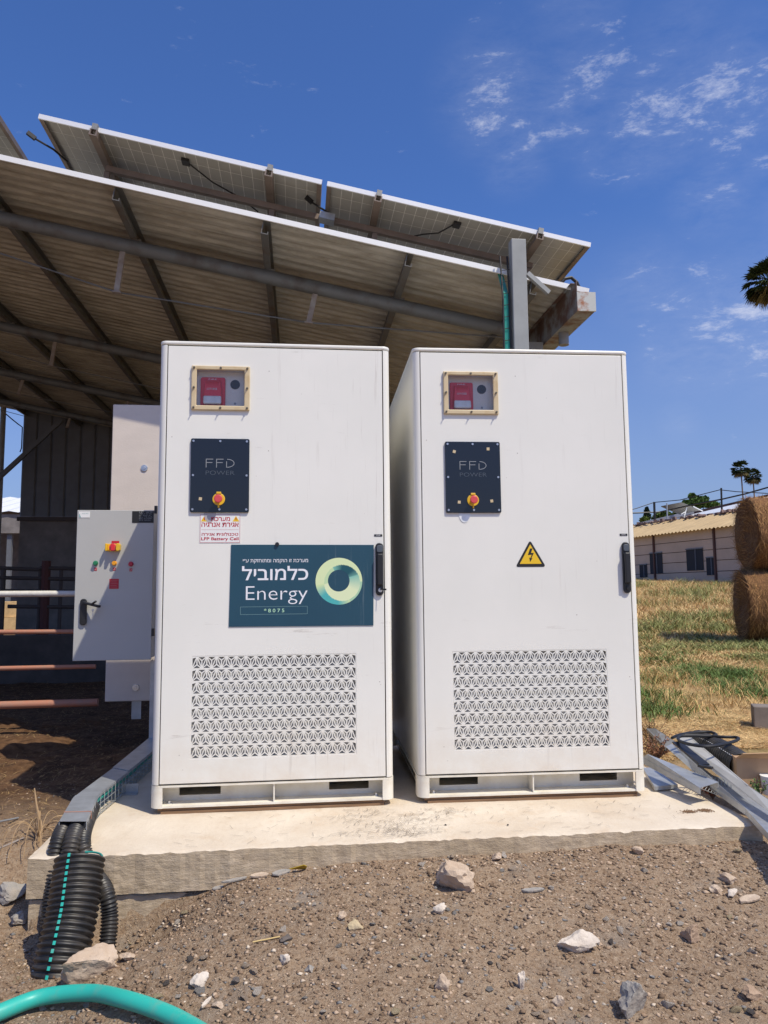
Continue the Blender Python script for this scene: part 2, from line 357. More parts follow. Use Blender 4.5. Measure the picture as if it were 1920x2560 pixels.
M_etch = mat('etched_grey_print', (.30, .31, .32), .3); M_etch2 = mat('etched_dark_print', (.085, .10, .12), .3)
M_red = mat('siren_red', (.74, .03, .05), .4); M_redl = mat('siren_red_light', (.88, .05, .07), .35)
M_estop = mat('emergency_red', (.68, .08, .09), .35); M_yel = mat('yellow_plastic', (.80, .50, .03), .35, var=.1)
M_lens = mat('clear_strobe_lens', (.80, .82, .83), .08, spec=.8, var=.12, vscale=30)
M_blackp = mat('black_plastic', (.018, .018, .020), .38); M_blackr = mat('black_rubber', (.012, .012, .014), .5)
M_whitep = mat('white_label', (.80, .80, .78), .45); M_inkred = mat('red_ink', (.48, .012, .03), .5); M_ink = mat('white_ink', (.82, .82, .86), .45)
M_ink2 = mat('pale_green_ink', (.45, .72, .50), .45); M_blk = mat('black_ink', (.015, .015, .015), .5); M_line = mat('faint_line_ink', (.25, .42, .42), .45)
def glass():
    m = bpy.data.materials.new('clear_pane'); m.use_nodes = True; t = m.node_tree; t.nodes.clear()
    o = t.nodes.new('ShaderNodeOutputMaterial'); tr = t.nodes.new('ShaderNodeBsdfTransparent'); tr.inputs[0].default_value = (.98, .98, .98, 1)
    g = t.nodes.new('ShaderNodeBsdfGlossy'); g.inputs['Roughness'].default_value = .04; fr = t.nodes.new('ShaderNodeFresnel'); fr.inputs[0].default_value = 1.3
    df = t.nodes.new('ShaderNodeBsdfDiffuse'); df.inputs[0].default_value = (.72, .66, .62, 1); a = t.nodes.new('ShaderNodeMixShader'); a.inputs[0].default_value = .012
    x = t.nodes.new('ShaderNodeMixShader'); t.links.new(tr.outputs[0], a.inputs[1]); t.links.new(df.outputs[0], a.inputs[2])
    t.links.new(fr.outputs[0], x.inputs[0]); t.links.new(a.outputs[0], x.inputs[1]); t.links.new(g.outputs[0], x.inputs[2]); t.links.new(x.outputs[0], o.inputs[0]); return m
M_glass = glass()
def teal_nodes(t, b, mpn, tcn, last):
    co = tcn.outputs['Object']; c = mixc(t, rng(t, nz(t, co, 2, 3), .3, .7), (.014, .060, .098), (.017, .072, .112))
    sep = t.nodes.new('ShaderNodeSeparateXYZ'); t.links.new(co, sep.inputs[0])
    s = mm(t, 'MULTIPLY', rng(t, nz(t, co, 1, 6, .7, (42, 1, 1.6)), .57, .72), mm(t, 'MULTIPLY', rng(t, sep.outputs['X'], .75, .85), rng(t, nz(t, co, 5, 2), .35, .6)))
    c = mixc(t, mm(t, 'MULTIPLY', s, .42), c, (.30, .36, .38)); t.links.new(c, b.inputs['Base Color'])
M_teal = mat('teal_sign_film', (.01, .05, .08), .42, extra=teal_nodes)
M_galv = mat('galvanised_steel', (.43, .45, .47), .42, .55, var=.18, vscale=12, bump=.05)
M_galvd = mat('dull_galvanised', (.30, .31, .31), .55, .35, col2=(.22, .20, .17), vscale=9)
def roof_nodes(t, b, mpn, tcn, last):
    co = tcn.outputs['Object']
    c = mixc(t, rng(t, nz(t, co, 1.2, 6, .65, (1, 4, 1)), .35, .65), (.335, .315, .27), (.47, .445, .385))
    c = mixc(t, rng(t, nz(t, co, 5, 7, .75, (.5, 3, 1)), .45, .7, 0, .8), c, (.17, .145, .10))
    c = mixc(t, rng(t, nz(t, co, 2, 5, .7, (.35, 9, 1)), .55, .68, 0, .7), c, (.40, .37, .30)); t.links.new(c, b.inputs['Base Color'])
M_roof = mat('weathered_roof_sheet', (.38, .33, .24), .75, extra=roof_nodes)
M_edge = mat('white_edge_strip', (.80, .80, .79), .4)
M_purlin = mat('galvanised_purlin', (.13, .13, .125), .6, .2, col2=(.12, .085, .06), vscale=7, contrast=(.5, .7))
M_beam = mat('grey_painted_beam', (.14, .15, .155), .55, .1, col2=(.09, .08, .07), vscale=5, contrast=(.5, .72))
M_rust = mat('rusty_gutter', (.27, .28, .27), .65, .2, col2=(.15, .085, .06), vscale=5, contrast=(.42, .56))
M_rust2 = mat('rust_brown', (.22, .17, .145), .8, col2=(.34, .31, .28), vscale=14)
M_post = mat('grey_steel_post', (.26, .27, .27), .6, .1, var=.1, vscale=6)
M_modback = mat('module_back_glass', (.37, .355, .32), .32, var=.14, vscale=3); M_celline = mat('cell_gap_lines', (.80, .79, .74), .4); M_cell = mat('solar_cells', (.02, .025, .05), .15)
M_alu = mat('aluminium_frame', (.82, .82, .82), .35, .15); M_brownal = mat('weathered_rail', (.22, .17, .14), .55, .2, var=.2)
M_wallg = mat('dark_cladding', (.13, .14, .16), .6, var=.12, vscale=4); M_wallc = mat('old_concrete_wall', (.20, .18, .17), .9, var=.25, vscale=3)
M_orange = mat('rusty_red_pipe', (.46, .17, .10), .65, col2=(.36, .20, .14), vscale=12); M_pipew = mat('pale_pipe', (.62, .60, .55), .55, var=.15, vscale=20)
M_darkpipe = mat('dark_pen_pipe', (.07, .055, .05), .7)
M_encl = mat('grey_enclosure_paint', (.46, .46, .445), .5, var=.03, vscale=3, bump=.03, bscale=200)
M_cream = mat('cream_textured_panel', (.66, .58, .51), .7, var=.05, vscale=4, bump=.10, bscale=60, stretch=(1, 1, 2))
M_duct = mat('black_corrugated_plastic', (.017, .017, .018), .45, col2=(.085, .070, .055), vscale=12, contrast=(.42, .85)); M_aqua = mat('teal_plastic', (.03, .42, .34), .42, col2=(.11, .38, .30), vscale=22, contrast=(.5, .8))
M_aquad = mat('teal_cable_sheath', (.03, .28, .23), .45)
M_card = mat('cardboard', (.46, .29, .16), .85, var=.12, vscale=8)
M_stone = {}
for nm_, a_, b_ in (('pale', (.58, .47, .36), (.40, .30, .22)), ('white', (.70, .62, .53), (.50, .42, .34)), ('pink', (.43, .315, .22), (.54, .43, .33)), ('grey', (.27, .265, .25), (.38, .33, .28)), ('dark', (.10, .09, .085), (.17, .14, .12)), ('brown', (.30, .20, .13), (.44, .32, .23)), ('ochre', (.58, .46, .27), (.45, .36, .24))):
    M_stone[nm_] = mat(nm_+'_stone', a_, .9, col2=b_, vscale=14, bump=.9, bscale=38, spec=.2)
M_hay = mat('packed_straw', (.29, .15, .07), .9, col2=(.12, .06, .03), vscale=16, bump=1, bscale=30, stretch=(1, 5, 5), spec=.1)
M_barnw = mat('barn_wall_panel', (.60, .47, .37), .9, col2=(.50, .39, .30), vscale=.7); M_barnr = mat('ochre_asbestos_roof', (.48, .35, .19), .85, var=.12, vscale=1.2)
M_brownst = mat('brown_steel', (.10, .045, .035), .7); M_whiter = mat('bright_metal_roof', (.80, .80, .78), .35, var=.04)
M_win = mat('dark_window', (.02, .024, .032), .8); M_bark = mat('palm_trunk', (.16, .11, .08), .9, var=.25, vscale=4); M_rubble = mat('roof_rubble', (.20, .13, .11), .9, var=.4, vscale=3)
# ------------------------------------------------------------------ ground
def grid_axis(parts):
    a = []
    for s, e, st in parts: a += list(np.arange(s, e, st))
    return np.array(a+[parts[-1][1]])
gx = grid_axis([(-900, -100, 100), (-100, -20, 8), (-20, -6, .7), (-6, -1.4, .1), (-1.4, 3.4, .017), (3.4, 8, .12), (8, 30, .7), (30, 110, 5), (110, 900, 90)])
gy = grid_axis([(-300, -20, 40), (-20, -4, 1), (-4, -2.2, .12), (-2.2, -.3, .015), (-.3, 4, .05), (4, 16, .2), (16, 60, 1), (60, 200, 10), (200, 1500, 130)])
X, Y = np.meshgrid(gx, gy, indexing='ij'); Z = gz(X, Y)
nx, ny = X.shape; idx = np.arange(nx*ny).reshape(nx, ny)
F = np.stack([idx[:-1, :-1], idx[1:, :-1], idx[1:, 1:], idx[:-1, 1:]], -1).reshape(-1, 4)
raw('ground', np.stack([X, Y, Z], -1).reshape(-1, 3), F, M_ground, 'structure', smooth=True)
# ---- concrete slab: two pours, broken edges
def rough_slab(x0, x1, y0, y1, zt, zb, seed, amp):
    xs = np.arange(x0, x1+.001, (x1-x0)/157); ys = np.concatenate([np.arange(y0, y0+.12, .012), np.arange(y0+.12, y1+.01, .08)]); 
    v = []; f = []
    X, Y = np.meshgrid(xs, ys, indexing='ij')
    e = np.minimum(np.minimum(X-x0, x1-X), Y-y0)
    Zt = zt+.006*fbm(X*3, Y*3+seed)+.004*fbm(X*20, Y*20)-.008*np.exp(-e/.010)*(.3+3.2*np.abs(fbm(X*23+seed, Y*23)))
    jy = amp*.12*fbm(xs*3+seed, xs*0+seed, 3)+amp*.30*fbm(xs*24, xs*0+2, 4)
    Y2 = Y+np.where(Y < y0+.05, jy[:, None], 0); n, m = X.shape
    P = np.stack([X, Y2, Zt], -1).reshape(-1, 3); I = np.arange(n*m).reshape(n, m)
    f = [tuple(q) for q in np.stack([I[:-1, :-1], I[1:, :-1], I[1:, 1:], I[:-1, 1:]], -1).reshape(-1, 4)]
    v = [tuple(p) for p in P]
    loop = list(I[:, 0])+list(I[-1, 1:])+list(I[-2::-1, -1])+list(I[0, -2:0:-1])
    prev = loop
    for kx in range(1, 7):
        zz = zt+(zb-zt)*kx/6; cur = []
        for q in loop:
            p = P[q]; w = .003*float(fbm(np.array(p[0]*31+p[1]*29), np.array(zz*60+seed), 3))*2
            cur.append(len(v)); v.append((p[0]+(w if p[0] in (xs[0], xs[-1]) else 0), p[1]+(w if abs(p[1]-y0) < .08 else 0), zz if kx < 6 else zb))
        f += [(prev[i], cur[i], cur[(i+1) % len(loop)], prev[(i+1) % len(loop)]) for i in range(len(loop))]; prev = cur
    mb = MB(); mb.add(v, f); return mb
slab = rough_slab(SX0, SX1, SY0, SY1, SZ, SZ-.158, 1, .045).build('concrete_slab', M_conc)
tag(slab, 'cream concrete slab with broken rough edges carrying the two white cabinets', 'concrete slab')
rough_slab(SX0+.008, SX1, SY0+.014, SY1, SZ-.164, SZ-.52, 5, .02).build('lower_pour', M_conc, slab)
for z_ in (): pass
# ------------------------------------------------------------------ cabinets
CW, CH, CD = 1.176, 2.30, 1.38
def tri_grille(x0, x1, z0, z1, nrow, ncol, y0, y1):
    mb = MB(); ph = (z1-z0)/nrow; pw = (x1-x0)/ncol; gap = .0016
    def sub(tri):
        tri = [Vector(p) for p in tri]; a, b, c = tri
        la, lb, lc = (b-c).length, (c-a).length, (a-b).length; per = la+lb+lc
        inc = (a*la+b*lb+c*lc)/per; area = abs((b-a).cross(c-a))/2; r = 2*area/per; kf = max(.05, 1-.0024/r)
        inn = [inc+(p-inc)*kf for p in tri]
        v = [(p.x, y0, p.y) for p in tri]+[(p.x, y0, p.y) for p in inn]+[(p.x, y1, p.y) for p in inn]
        f = []
        for i in range(3):
            j = (i+1) % 3; f += [(i, j, 3+j, 3+i), (3+i, 3+j, 6+j, 6+i)]
        mb.add(v, f)
    def fill(t): 
        c = Vector(((t[0][0]+t[1][0]+t[2][0])/3, (t[0][1]+t[1][1]+t[2][1])/3))
        for i in range(3): sub([t[i], t[(i+1) % 3], tuple(c)])
    for r in range(nrow):
        zb, zt = z0+r*ph+gap, z0+(r+1)*ph-gap
        mb.add([(x0, y0, zb-2*gap), (x1, y0, zb-2*gap), (x1, y0, zb), (x0, y0, zb)], [(0, 1, 2, 3)])
        for c in range(ncol):
            xa = x0+c*pw; fill([(xa, zb), (xa+pw, zb), (xa+pw/2, zt)])
            if c < ncol-1: fill([(xa+pw/2, zt), (xa+pw, zb), (xa+1.5*pw, zt)])
        for s in (0, 1):
            xe = x0 if s == 0 else x1; xi = x0+pw/2 if s == 0 else x1-pw/2; zm = zt-(zt-zb)*.12
            sub([(xe, zb), (xi, zt), (xe, zm)] if s == 0 else [(xe, zb), (xe, zm), (xi, zt)])
            mb.add([(xe, y0, zm), (xi, y0, zt), (xe, y0, zt)], [(0, 1, 2)])
    mb.add([(x0, y0, z1-gap), (x1, y0, z1-gap), (x1, y0, z1), (x0, y0, z1)], [(0, 1, 2, 3)])
    return mb
WN = (.188, .426, 1.965, 2.150); VE = (.187, .989, .226, .714)
shared = {}
def ring(cx, cz, r, n=16): return [(cx+r*math.cos(2*math.pi*i/n), cz+r*math.sin(2*math.pi*i/n)) for i in range(n)]
def rounded_plan(x0, x1, y0, y1, r, n=6):
    return rrect(x0, x1, y0, y1, r, n)
def make_cabinet(name, label, loc, rotz, stained, blip):
    T = thing(name, loc, label, 'battery cabinet', None, rotz)
    Mp = M_cabd if stained else M_cab
    # body shell: plan polygon with rounded front posts and a recess behind the door
    r = .034; n = 7; plan = []
    def arc(cx, cy, a0, a1, rr=r): return [(cx+rr*math.cos(math.radians(a0+(a1-a0)*i/n)), cy+rr*math.sin(math.radians(a0+(a1-a0)*i/n))) for i in range(n+1)]
    plan += arc(.003+r, r+.001, 180, 270)+[(.039, .001), (.039, .10), (1.139, .10), (1.139, .001)]+arc(CW-.003-r, r+.001, 270, 360)+arc(CW-.003-r, CD-r, 0, 90)+arc(.003+r, CD-r, 90, 180)
    mb = MB(); mb.prism(plan, .108, 2.2775, axis='z'); smooth_all(mb.build('body_shell', M_cab, T), 30)
    mb = MB(); mb.prism(rounded_plan(.001, CW-.001, -.002, CD, .036, 8), 2.281, CH, axis='z'); o = mb.build('lid', M_cab, T, bevel=.006)
    mb = MB(); mb.box(.02, CW-.02, .02, CD-.02, 2.2775, 2.281); mb.build('lid_seal', M_dark, T)
    # door with openings for the inspection window and the grille
    mb = MB(); holes_plate(mb, .0435, 1.1335, .1125, 2.2735, [(WN[0]-.004, WN[1]+.004, WN[2]-.004, WN[3]+.004), VE], 0, .022)
    door = mb.build('door', Mp, T, bevel=.0018)
    mb = tri_grille(*VE, 8, 17, .0004, .0034); mb.build('vent_grille', Mp, T, recalc=False)
    mb = MB(); mb.box(VE[0]-.01, VE[1]+.01, .030, .032, VE[2]-.01, VE[3]+.01); mb.build('grille_backing', M_filter, T)
    # base frame
    mb = MB(); rb = .045
    z0, z1 = 0, .096
    def post(px, py, sx, sy):
        c = [(px, py)]
        cx, cy = px+sx*rb, py+sy*rb; a = [(cx-sx*rb*math.cos(math.radians(90*i/6)), cy-sy*rb*math.sin(math.radians(90*i/6))) for i in range(7)]
        pl = a+[(px+sx*.058, py), (px+sx*.058, py+sy*.012), (px+sx*.012, py+sy*.09), (px, py+sy*.09)]
        mb.prism(pl, z0, z1, axis='z')
    for px, sx in ((0, 1), (CW, -1)):
        for py, sy in ((-.001, 1), (CD, -1)): post(px, py, sx, sy)
    mb.prism(rounded_plan(0, CW, -.001, CD, rb, 6), .0965, .1045, axis='z')
    mb.box(.03, CW-.03, .004, CD-.02, .0, .010)
    mb.box(.584, .590, .006, .098, .0101, .0963)
    smooth_all(mb.build('base_frame', M_base, T), 30)
    mb = MB(); holes_plate(mb, .03, CW-.03, .0102, .0964, [(.123, .323, .034, .0964-.002), (.858, 1.058, .034, .0964-.002)], .10, .104)
    mb.box(.055, .058, .105, CD-.05, .0102, .0964); mb.box(CW-.058, CW-.055, .105, CD-.05, .0102, .0964); mb.build('base_inner_panel', M_base, T)
    mb = MB(); mb.box(.06, CW-.06, .45, .46, .0102, .0964); mb.build('base_dark_sheet', M_dark, T)  # near-black sheet behind the fork holes, interior shade put into its colour
    for x in (.085, 1.09):
        mb = MB(); mb.disc((x, .05), .010, .010, .012, 6); mb.v = [(a, c-.0, b+.0) if 0 else (a, c, b) for a, b, c in mb.v]
        mb = MB(); mb.prism(ring(x, .05, .014, 12), .0102, .0135, axis='z'); mb.prism(ring(x, .05, .009, 6), .0135, .024, axis='z'); mb.build('anchor_bolt', M_steel, T)
    mb = MB(); mb.box(.05, CW-.05, .012, CD-.03, -.0295, -.016); mb.box(.035, CW-.045, .018, CD-.03, -.0155, -.001); mb.build('shim_board', M_shim, T)
    # inspection window
    mb = MB(); fr = MB(); holes_plate(fr, .162, .454, 1.941, 2.171, [WN], -.013, -.001)
    wf = fr.build('window_frame', M_beige, T, bevel=.004)
    nb = MB(); x0, x1, zz0, zz1 = WN; x0 -= .003; x1 += .003; zz0 -= .003; zz1 += .003; d = .042
    nb.add([(x0, .0, zz0), (x1, .0, zz0), (x1, .0, zz1), (x0, .0, zz1), (x0, d, zz0), (x1, d, zz0), (x1, d, zz1), (x0, d, zz1)], [(4, 5, 6, 7), (0, 1, 5, 4), (1, 2, 6, 5), (2, 3, 7, 6), (3, 0, 4, 7)])
    nb.build('window_niche', M_cab, T, recalc=False)
    g = MB(); g.box(WN[0]+.0005, WN[1]-.0005, -.006, -.0045, WN[2]+.0005, WN[3]-.0005); g.build('window_pane', M_glass, wf)
    for x in (.175, .308, .441):
        for z in (1.953, 2.056, 2.159):
            if x == .308 and z == 2.056: continue
            s = MB(); s.disc((x, z), .0058, -.018, -.0132, 10); s.disc((x, z), .0026, -.030, -.018, 8); s.build('screw', M_screw, wf)
    # alarm siren behind the pane
    sp = MB(); sp.prism(rrect(.203, .327, 1.969, 2.122, .010), .028, .0415); si = sp.build('siren', M_red, T, bevel=.003)
    s = MB(); s.add([(.218, .006, 1.985), (.312, .006, 1.985), (.303, .014, 2.098), (.227, .014, 2.098), (.218, .0279, 1.985), (.312, .0279, 1.985), (.306, .0279, 2.104), (.224, .0279, 2.104)], [(0, 1, 2, 3), (4, 7, 6, 5), (0, 4, 5, 1), (1, 5, 6, 2), (2, 6, 7, 3), (3, 7, 4, 0)]); s.build('horn_body', M_redl, si, bevel=.003)
    for q in range(4):
        s = MB(); s.box(.232, .298, .0115-.001*q, .016, 2.075+.006*q, 2.0775+.006*q); s.build('horn_slot', M_red, si)
    s = MB(); s.prism(rrect(.220, .310, 1.976, 2.018, .008), -.003, .020); s.build('strobe_lens', M_lens, si, bevel=.005)
    tb = MB(); text(tb, 'FIRE', .243, .285, 2.108, 2.115, .0275); text(tb, '火灾声光警报器', .236, .288, 2.050, 2.062, .0093); tb.build('lettering', M_ink, si)
    s = MB(); s.disc((.376, 2.089), .0245, .039, .0417, 28); s.build('detector_disc', M_blackp, T)
    s = MB(); s.disc((.376, 1.989), .006, .0405, .0418, 14); s.build('grommet', M_etch, T)
    # control panel
    p = MB(); p.prism(rrect(.165, .455, 1.4215, 1.795, .008), -.010, -.0006); cp = p.build('control_panel', M_acryl, T, bevel=.0012)
    for x in (.178, .310, .442):
        for z in (1.436, 1.608, 1.782):
            if x == .310 and z == 1.608: continue
            s = MB(); s.disc((x, z), .0055, -.0135, -.0101, 10); s.build('screw', M_steel, cp)
    tb = MB()
    z0, z1, w = 1.6475, 1.6915, .0032
    for xx in (.240, .291):                                        # outlined capitals: F F D
        tb.box(xx, xx+w, -.0108, -.0101, z0, z1); tb.box(xx+w+.0003, xx+.036, -.0108, -.0101, z1-w, z1); tb.box(xx+w+.0003, xx+.032, -.0108, -.0101, z0+.0235, z0+.0235+w)
    pts = [(.341+.004+(.036)*math.sin(math.radians(a))*1.0, (z0+z1)/2-.022*math.cos(math.radians(a))) for a in range(0, 181, 12)]
    ins = [(.341+.004+(.036-w)*math.sin(math.radians(a)), (z0+z1)/2-(.022-w)*math.cos(math.radians(a))) for a in range(0, 181, 12)]
    for i in range(len(pts)-1): tb.add([(q[0], -.0108, q[1]) for q in (pts[i], pts[i+1], ins[i+1], ins[i])], [(0, 1, 2, 3)])
    tb.box(.3405, .3405+w, -.0108, -.0101, z0, z1-.012)
    tb.build('lettering', M_etch, cp, recalc=False)
    tb = MB(); text(tb, 'POWER', .240, .382, 1.6105, 1.6315, -.0106, off=-.012); tb.build('lettering', M_etch2, cp)
    ex, ez = .306, 1.487
    s = MB(); s.disc((ex, ez), .031, -.016, -.0101, 28); s.box(ex-.012, ex+.012, -.020, -.0162, ez+.026, ez+.037); s.box(ex-.004, ex+.004, -.020, -.0162, ez-.043, ez-.026); s.build('emergency_collar', M_yel, cp, bevel=.002)
    s = MB(); s.disc((ex, ez), .013, -.034, -.0162, 20); s.disc((ex, ez), .0205, -.046, -.034, 28); s.build('emergency_button', M_estop, cp, bevel=.004)
    for q, (x, z, rr) in enumerate(blip):
        s = MB(); M_ = Matrix.Translation((x, 0, z)) @ Matrix.Rotation(rr, 4, 'Y'); s.box(-.0075, .0075, -.0115, -.0101, -.0075, .0075, M=M_); s.build('sticker_square', M_beige, cp)
    # handle
    h = MB(); h.prism(rrect(1.091, 1.131, 1.001, 1.267, .019, 7), -.014, -.0006); hd = h.build('door_handle', M_blackp, T, bevel=.004)
    h = MB(); h.prism(rrect(1.096, 1.127, 1.052, 1.212, .008, 5), -.034, -.0142); h.build('swing_lever', M_blackp, hd, bevel=.006)
    h = MB(); h.prism(rrect(1.096, 1.127, 1.218, 1.255, .010, 5), -.020, -.0142); h.build('lock_cover', M_etch2, hd, bevel=.003)
    h = MB(); h.disc((1.113, 1.028), .011, -.020, -.0142, 16); 
    h.build('lock_cylinder', M_steel if stained else M_blackp, hd, bevel=.001)
    t_ = MB(); t_.box(1.086, 1.127, -.0016, -.0005, 1.3005, 1.3115); tg = t_.build('door_tag', M_blk, T)
    tb = MB(); text(tb, 'DOOR', 1.096, 1.117, 1.303, 1.309, -.0019); tb.build('lettering', M_ink, tg)
    return T
c1 = make_cabinet('battery_cabinet', 'white battery cabinet with stained door and large teal sign, left of the pair', (0, 0, 0), 0, True, [(.216, 1.489, .12)])
c2 = make_cabinet('battery_cabinet', 'cleaner white battery cabinet with yellow lightning triangle, right of the pair', (1.2942, .004, 0), -.0276, False, [(.213, 1.742, .3), (.392, 1.757, 0), (.234, 1.477, .1), (.405, 1.483, -.15)])
# clear sealing tabs under both control panels
for c_ in (c1, c2):
    s = MB(); s.prism([(.262+.030*math.cos(math.radians(a)), 1.4195+(-.048 if 1 else 0)*math.sin(math.radians(a))) for a in range(0, 181, 15)], -.0022, -.0006)
    s.build('clear_tab', M_lens if c_ is c2 else mat('grey_tab', (.42, .40, .41), .5), c_)
# key left in the lock of the first cabinet
s = MB(); s.bar((1.113, -.0205, 1.034), (1.139, -.052, 1.031), .003, .008); s.build('door_key', M_blackp, c1)
# warning triangle on the second
def tri_r(cx, zb, w, h, r):
    P = [Vector((cx-w/2, zb)), Vector((cx+w/2, zb)), Vector((cx, zb+h))]; out = []
    for i in range(3):
        p = P[i]; a = (P[i-1]-p).normalized(); b = (P[(i+1) % 3]-p).normalized()
        for q in range(6):
            t = q/5; out.append(tuple(p+a*r*(1-t)**2+b*r*t**2))
    return out
s = MB(); s.prism(tri_r(.604, 1.141, .160, .139, .017), -.0014, -.0004); wt = s.build('warning_triangle', M_blk, c2)
s = MB(); s.prism(tri_r(.604, 1.1565, .116, .101, .002), -.0020, -.0015); s.build('yellow_field', mat('warning_yellow', (.82, .52, .02), .45), wt)
bolt = [(.602, 1.236), (.616, 1.236), (.607, 1.213), (.622, 1.213), (.608, 1.185), (.6145, 1.187), (.601, 1.166), (.597, 1.190), (.6025, 1.186), (.6105, 1.204), (.590, 1.202)]
s = MB(); s.prism(bolt, -.0025, -.0021); s.build('lightning_bolt', M_blk, wt)
# red and white notice
s = MB(); s.box(.2135, .4135, -.0016, -.0005, 1.269, 1.413); nt_ = s.build('warning_notice', M_whitep, c1)
def frame(mb, x0, x1, z0, z1, w, y):
    for a in ((x0, x1, z1-w, z1), (x0, x1, z0, z0+w)): mb.add([(a[0], y, a[2]), (a[1], y, a[2]), (a[1], y, a[3]), (a[0], y, a[3])], [(0, 1, 2, 3)])
    for a in ((x0, x0+w), (x1-w, x1)): mb.add([(a[0], y-.0001, z0), (a[1], y-.0001, z0), (a[1], y-.0001, z1), (a[0], y-.0001, z1)], [(0, 1, 2, 3)])
s = MB(); frame(s, .2155, .4115, 1.271, 1.411, .0016, -.0019)
text(s, 'מערכת', .268, .362, 1.379, 1.399, -.0019, True, off=.020); text(s, 'אגירת אנרגיה', .222, .405, 1.349, 1.371, -.0019, True, off=.018)
s.add([(.222, -.0019, 1.3345), (.405, -.0019, 1.3345), (.405, -.0019, 1.3355), (.222, -.0019, 1.3355)], [(0, 1, 2, 3)])
text(s, 'טכנולוגית אגירה', .224, .403, 1.305, 1.322, -.0019, True, off=.016); text(s, 'LFP Battery Cell', .222, .405, 1.278, 1.298, -.0019, off=.02)
s.build('lettering', M_inkred, nt_, recalc=False)
for x in (.236, .391):
    s = MB(); s.prism(tri_r(x, 1.376, .034, .029, .002), -.0019, -.0017); s.build('small_yellow_triangle', mat('warning_yellow', (.8, .5, .02)), nt_)
    s = MB(); s.prism([(x-.001, 1.397), (x+.003, 1.397), (x+.001, 1.390), (x+.004, 1.390), (x, 1.380), (x-.001, 1.387), (x-.004, 1.387)], -.0023, -.0020); s.build('small_bolt_mark', M_inkred, nt_)
# teal sign
TS = (.366, 1.081, .8525, 1.2585)
s = MB(); s.add([(TS[0]+.003, -.0035, TS[3]+.002), (TS[1]+.002, -.0035, TS[3]-.001), (TS[1]-.003, -.0035, TS[2]-.001), (TS[0]-.004, -.0035, TS[2]+.002),
                 (TS[0]+.003, -.0005, TS[3]+.002), (TS[1]+.002, -.0005, TS[3]-.001), (TS[1]-.003, -.0005, TS[2]-.001), (TS[0]-.004, -.0005, TS[2]+.002)], [(0, 1, 2, 3), (7, 6, 5, 4), (0, 4, 5, 1), (1, 5, 6, 2), (2, 6, 7, 3), (3, 7, 4, 0)])
sg = s.build('company_sign', M_teal, c1)
s = MB(); yy = -.0038
text(s, 'מערכת זו הוקמה ומתוחזקת ע״י', .4275, .7505, 1.1655, 1.1875, yy, True, off=.006)
text(s, 'כלמוביל', .4235, .751, 1.083, 1.153, yy, True, off=.011); text(s, 'Energy', .4435, .748, .963, 1.053, yy, off=-.012)
s.build('lettering', M_ink, sg)
s = MB(); frame(s, .4175, .7475, .9135, .952, .0011, yy); s.build('frame_line', M_line, sg, recalc=False)
s = MB(); text(s, '* 8 0 7 5', .533, .633, .923, .942, yy, off=.01); s.build('lettering', M_ink2, sg)
cx, cz, R1, R0 = .9055, 1.075, .1175, .0545; hx, hz = .9045, 1.0775
na, nr = 128, 26; v = []; cl = []
pale = np.array((.66, .78, .40)); pw_ = np.array((.74, .82, .52)); tl = np.array((.05, .27, .27)); dk = np.array((.012, .085, .11)); mid = np.array((.22, .52, .42))
sx_, sz_, sr_ = .9215, 1.0665, .0905
for i in range(na):
    a = 2*math.pi*i/na; ca, sa = math.cos(a), math.sin(a)
    for j in range(nr+1):
        t = j/nr; p = np.array((hx+R0*ca, hz+R0*sa))*(1-t)+np.array((cx+R1*ca, cz+R1*sa))*t
        v.append((p[0], yy, p[1])); d = math.hypot(p[0]-sx_, p[1]-sz_); an = math.degrees(math.atan2(p[1]-cz, p[0]-cx)) % 360
        if d > sr_:      # outer crescent
            if an < 190: c = pale*.55+pw_*.45
            elif an < 300: u = (an-190)/110; u = min(1, max(0, math.sin(u*math.pi)*1.25)); c = pale*(1-u)+tl*1.6*u
            else: c = mid*.6+pale*.4
        else:
            if 20 < an < 115: u = 1-abs(an-58)/57; u = min(1, u*1.5); c = mid*(1-u)+dk*u
            elif an <= 20 or an >= 330: u = ((an-330) % 360)/50; c = pw_*(1-u)+mid*u
            elif an < 190: c = pale*.7+mid*.3
            else: u = 0; c = pw_*.9+pale*.1
        cl.append(c)
I = np.arange(na*(nr+1)).reshape(na, nr+1); I2 = np.roll(I, -1, 0)
raw('logo_ring', v, np.stack([I[:, :-1], I[:, 1:], I2[:, 1:], I2[:, :-1]], -1).reshape(-1, 4), M_print, None, np.array(cl), sg)
s = MB(); s.disc((.596, 1.262), .010, -.012, -.0006, 14); s.build('rubber_stop', M_blackp, c1)
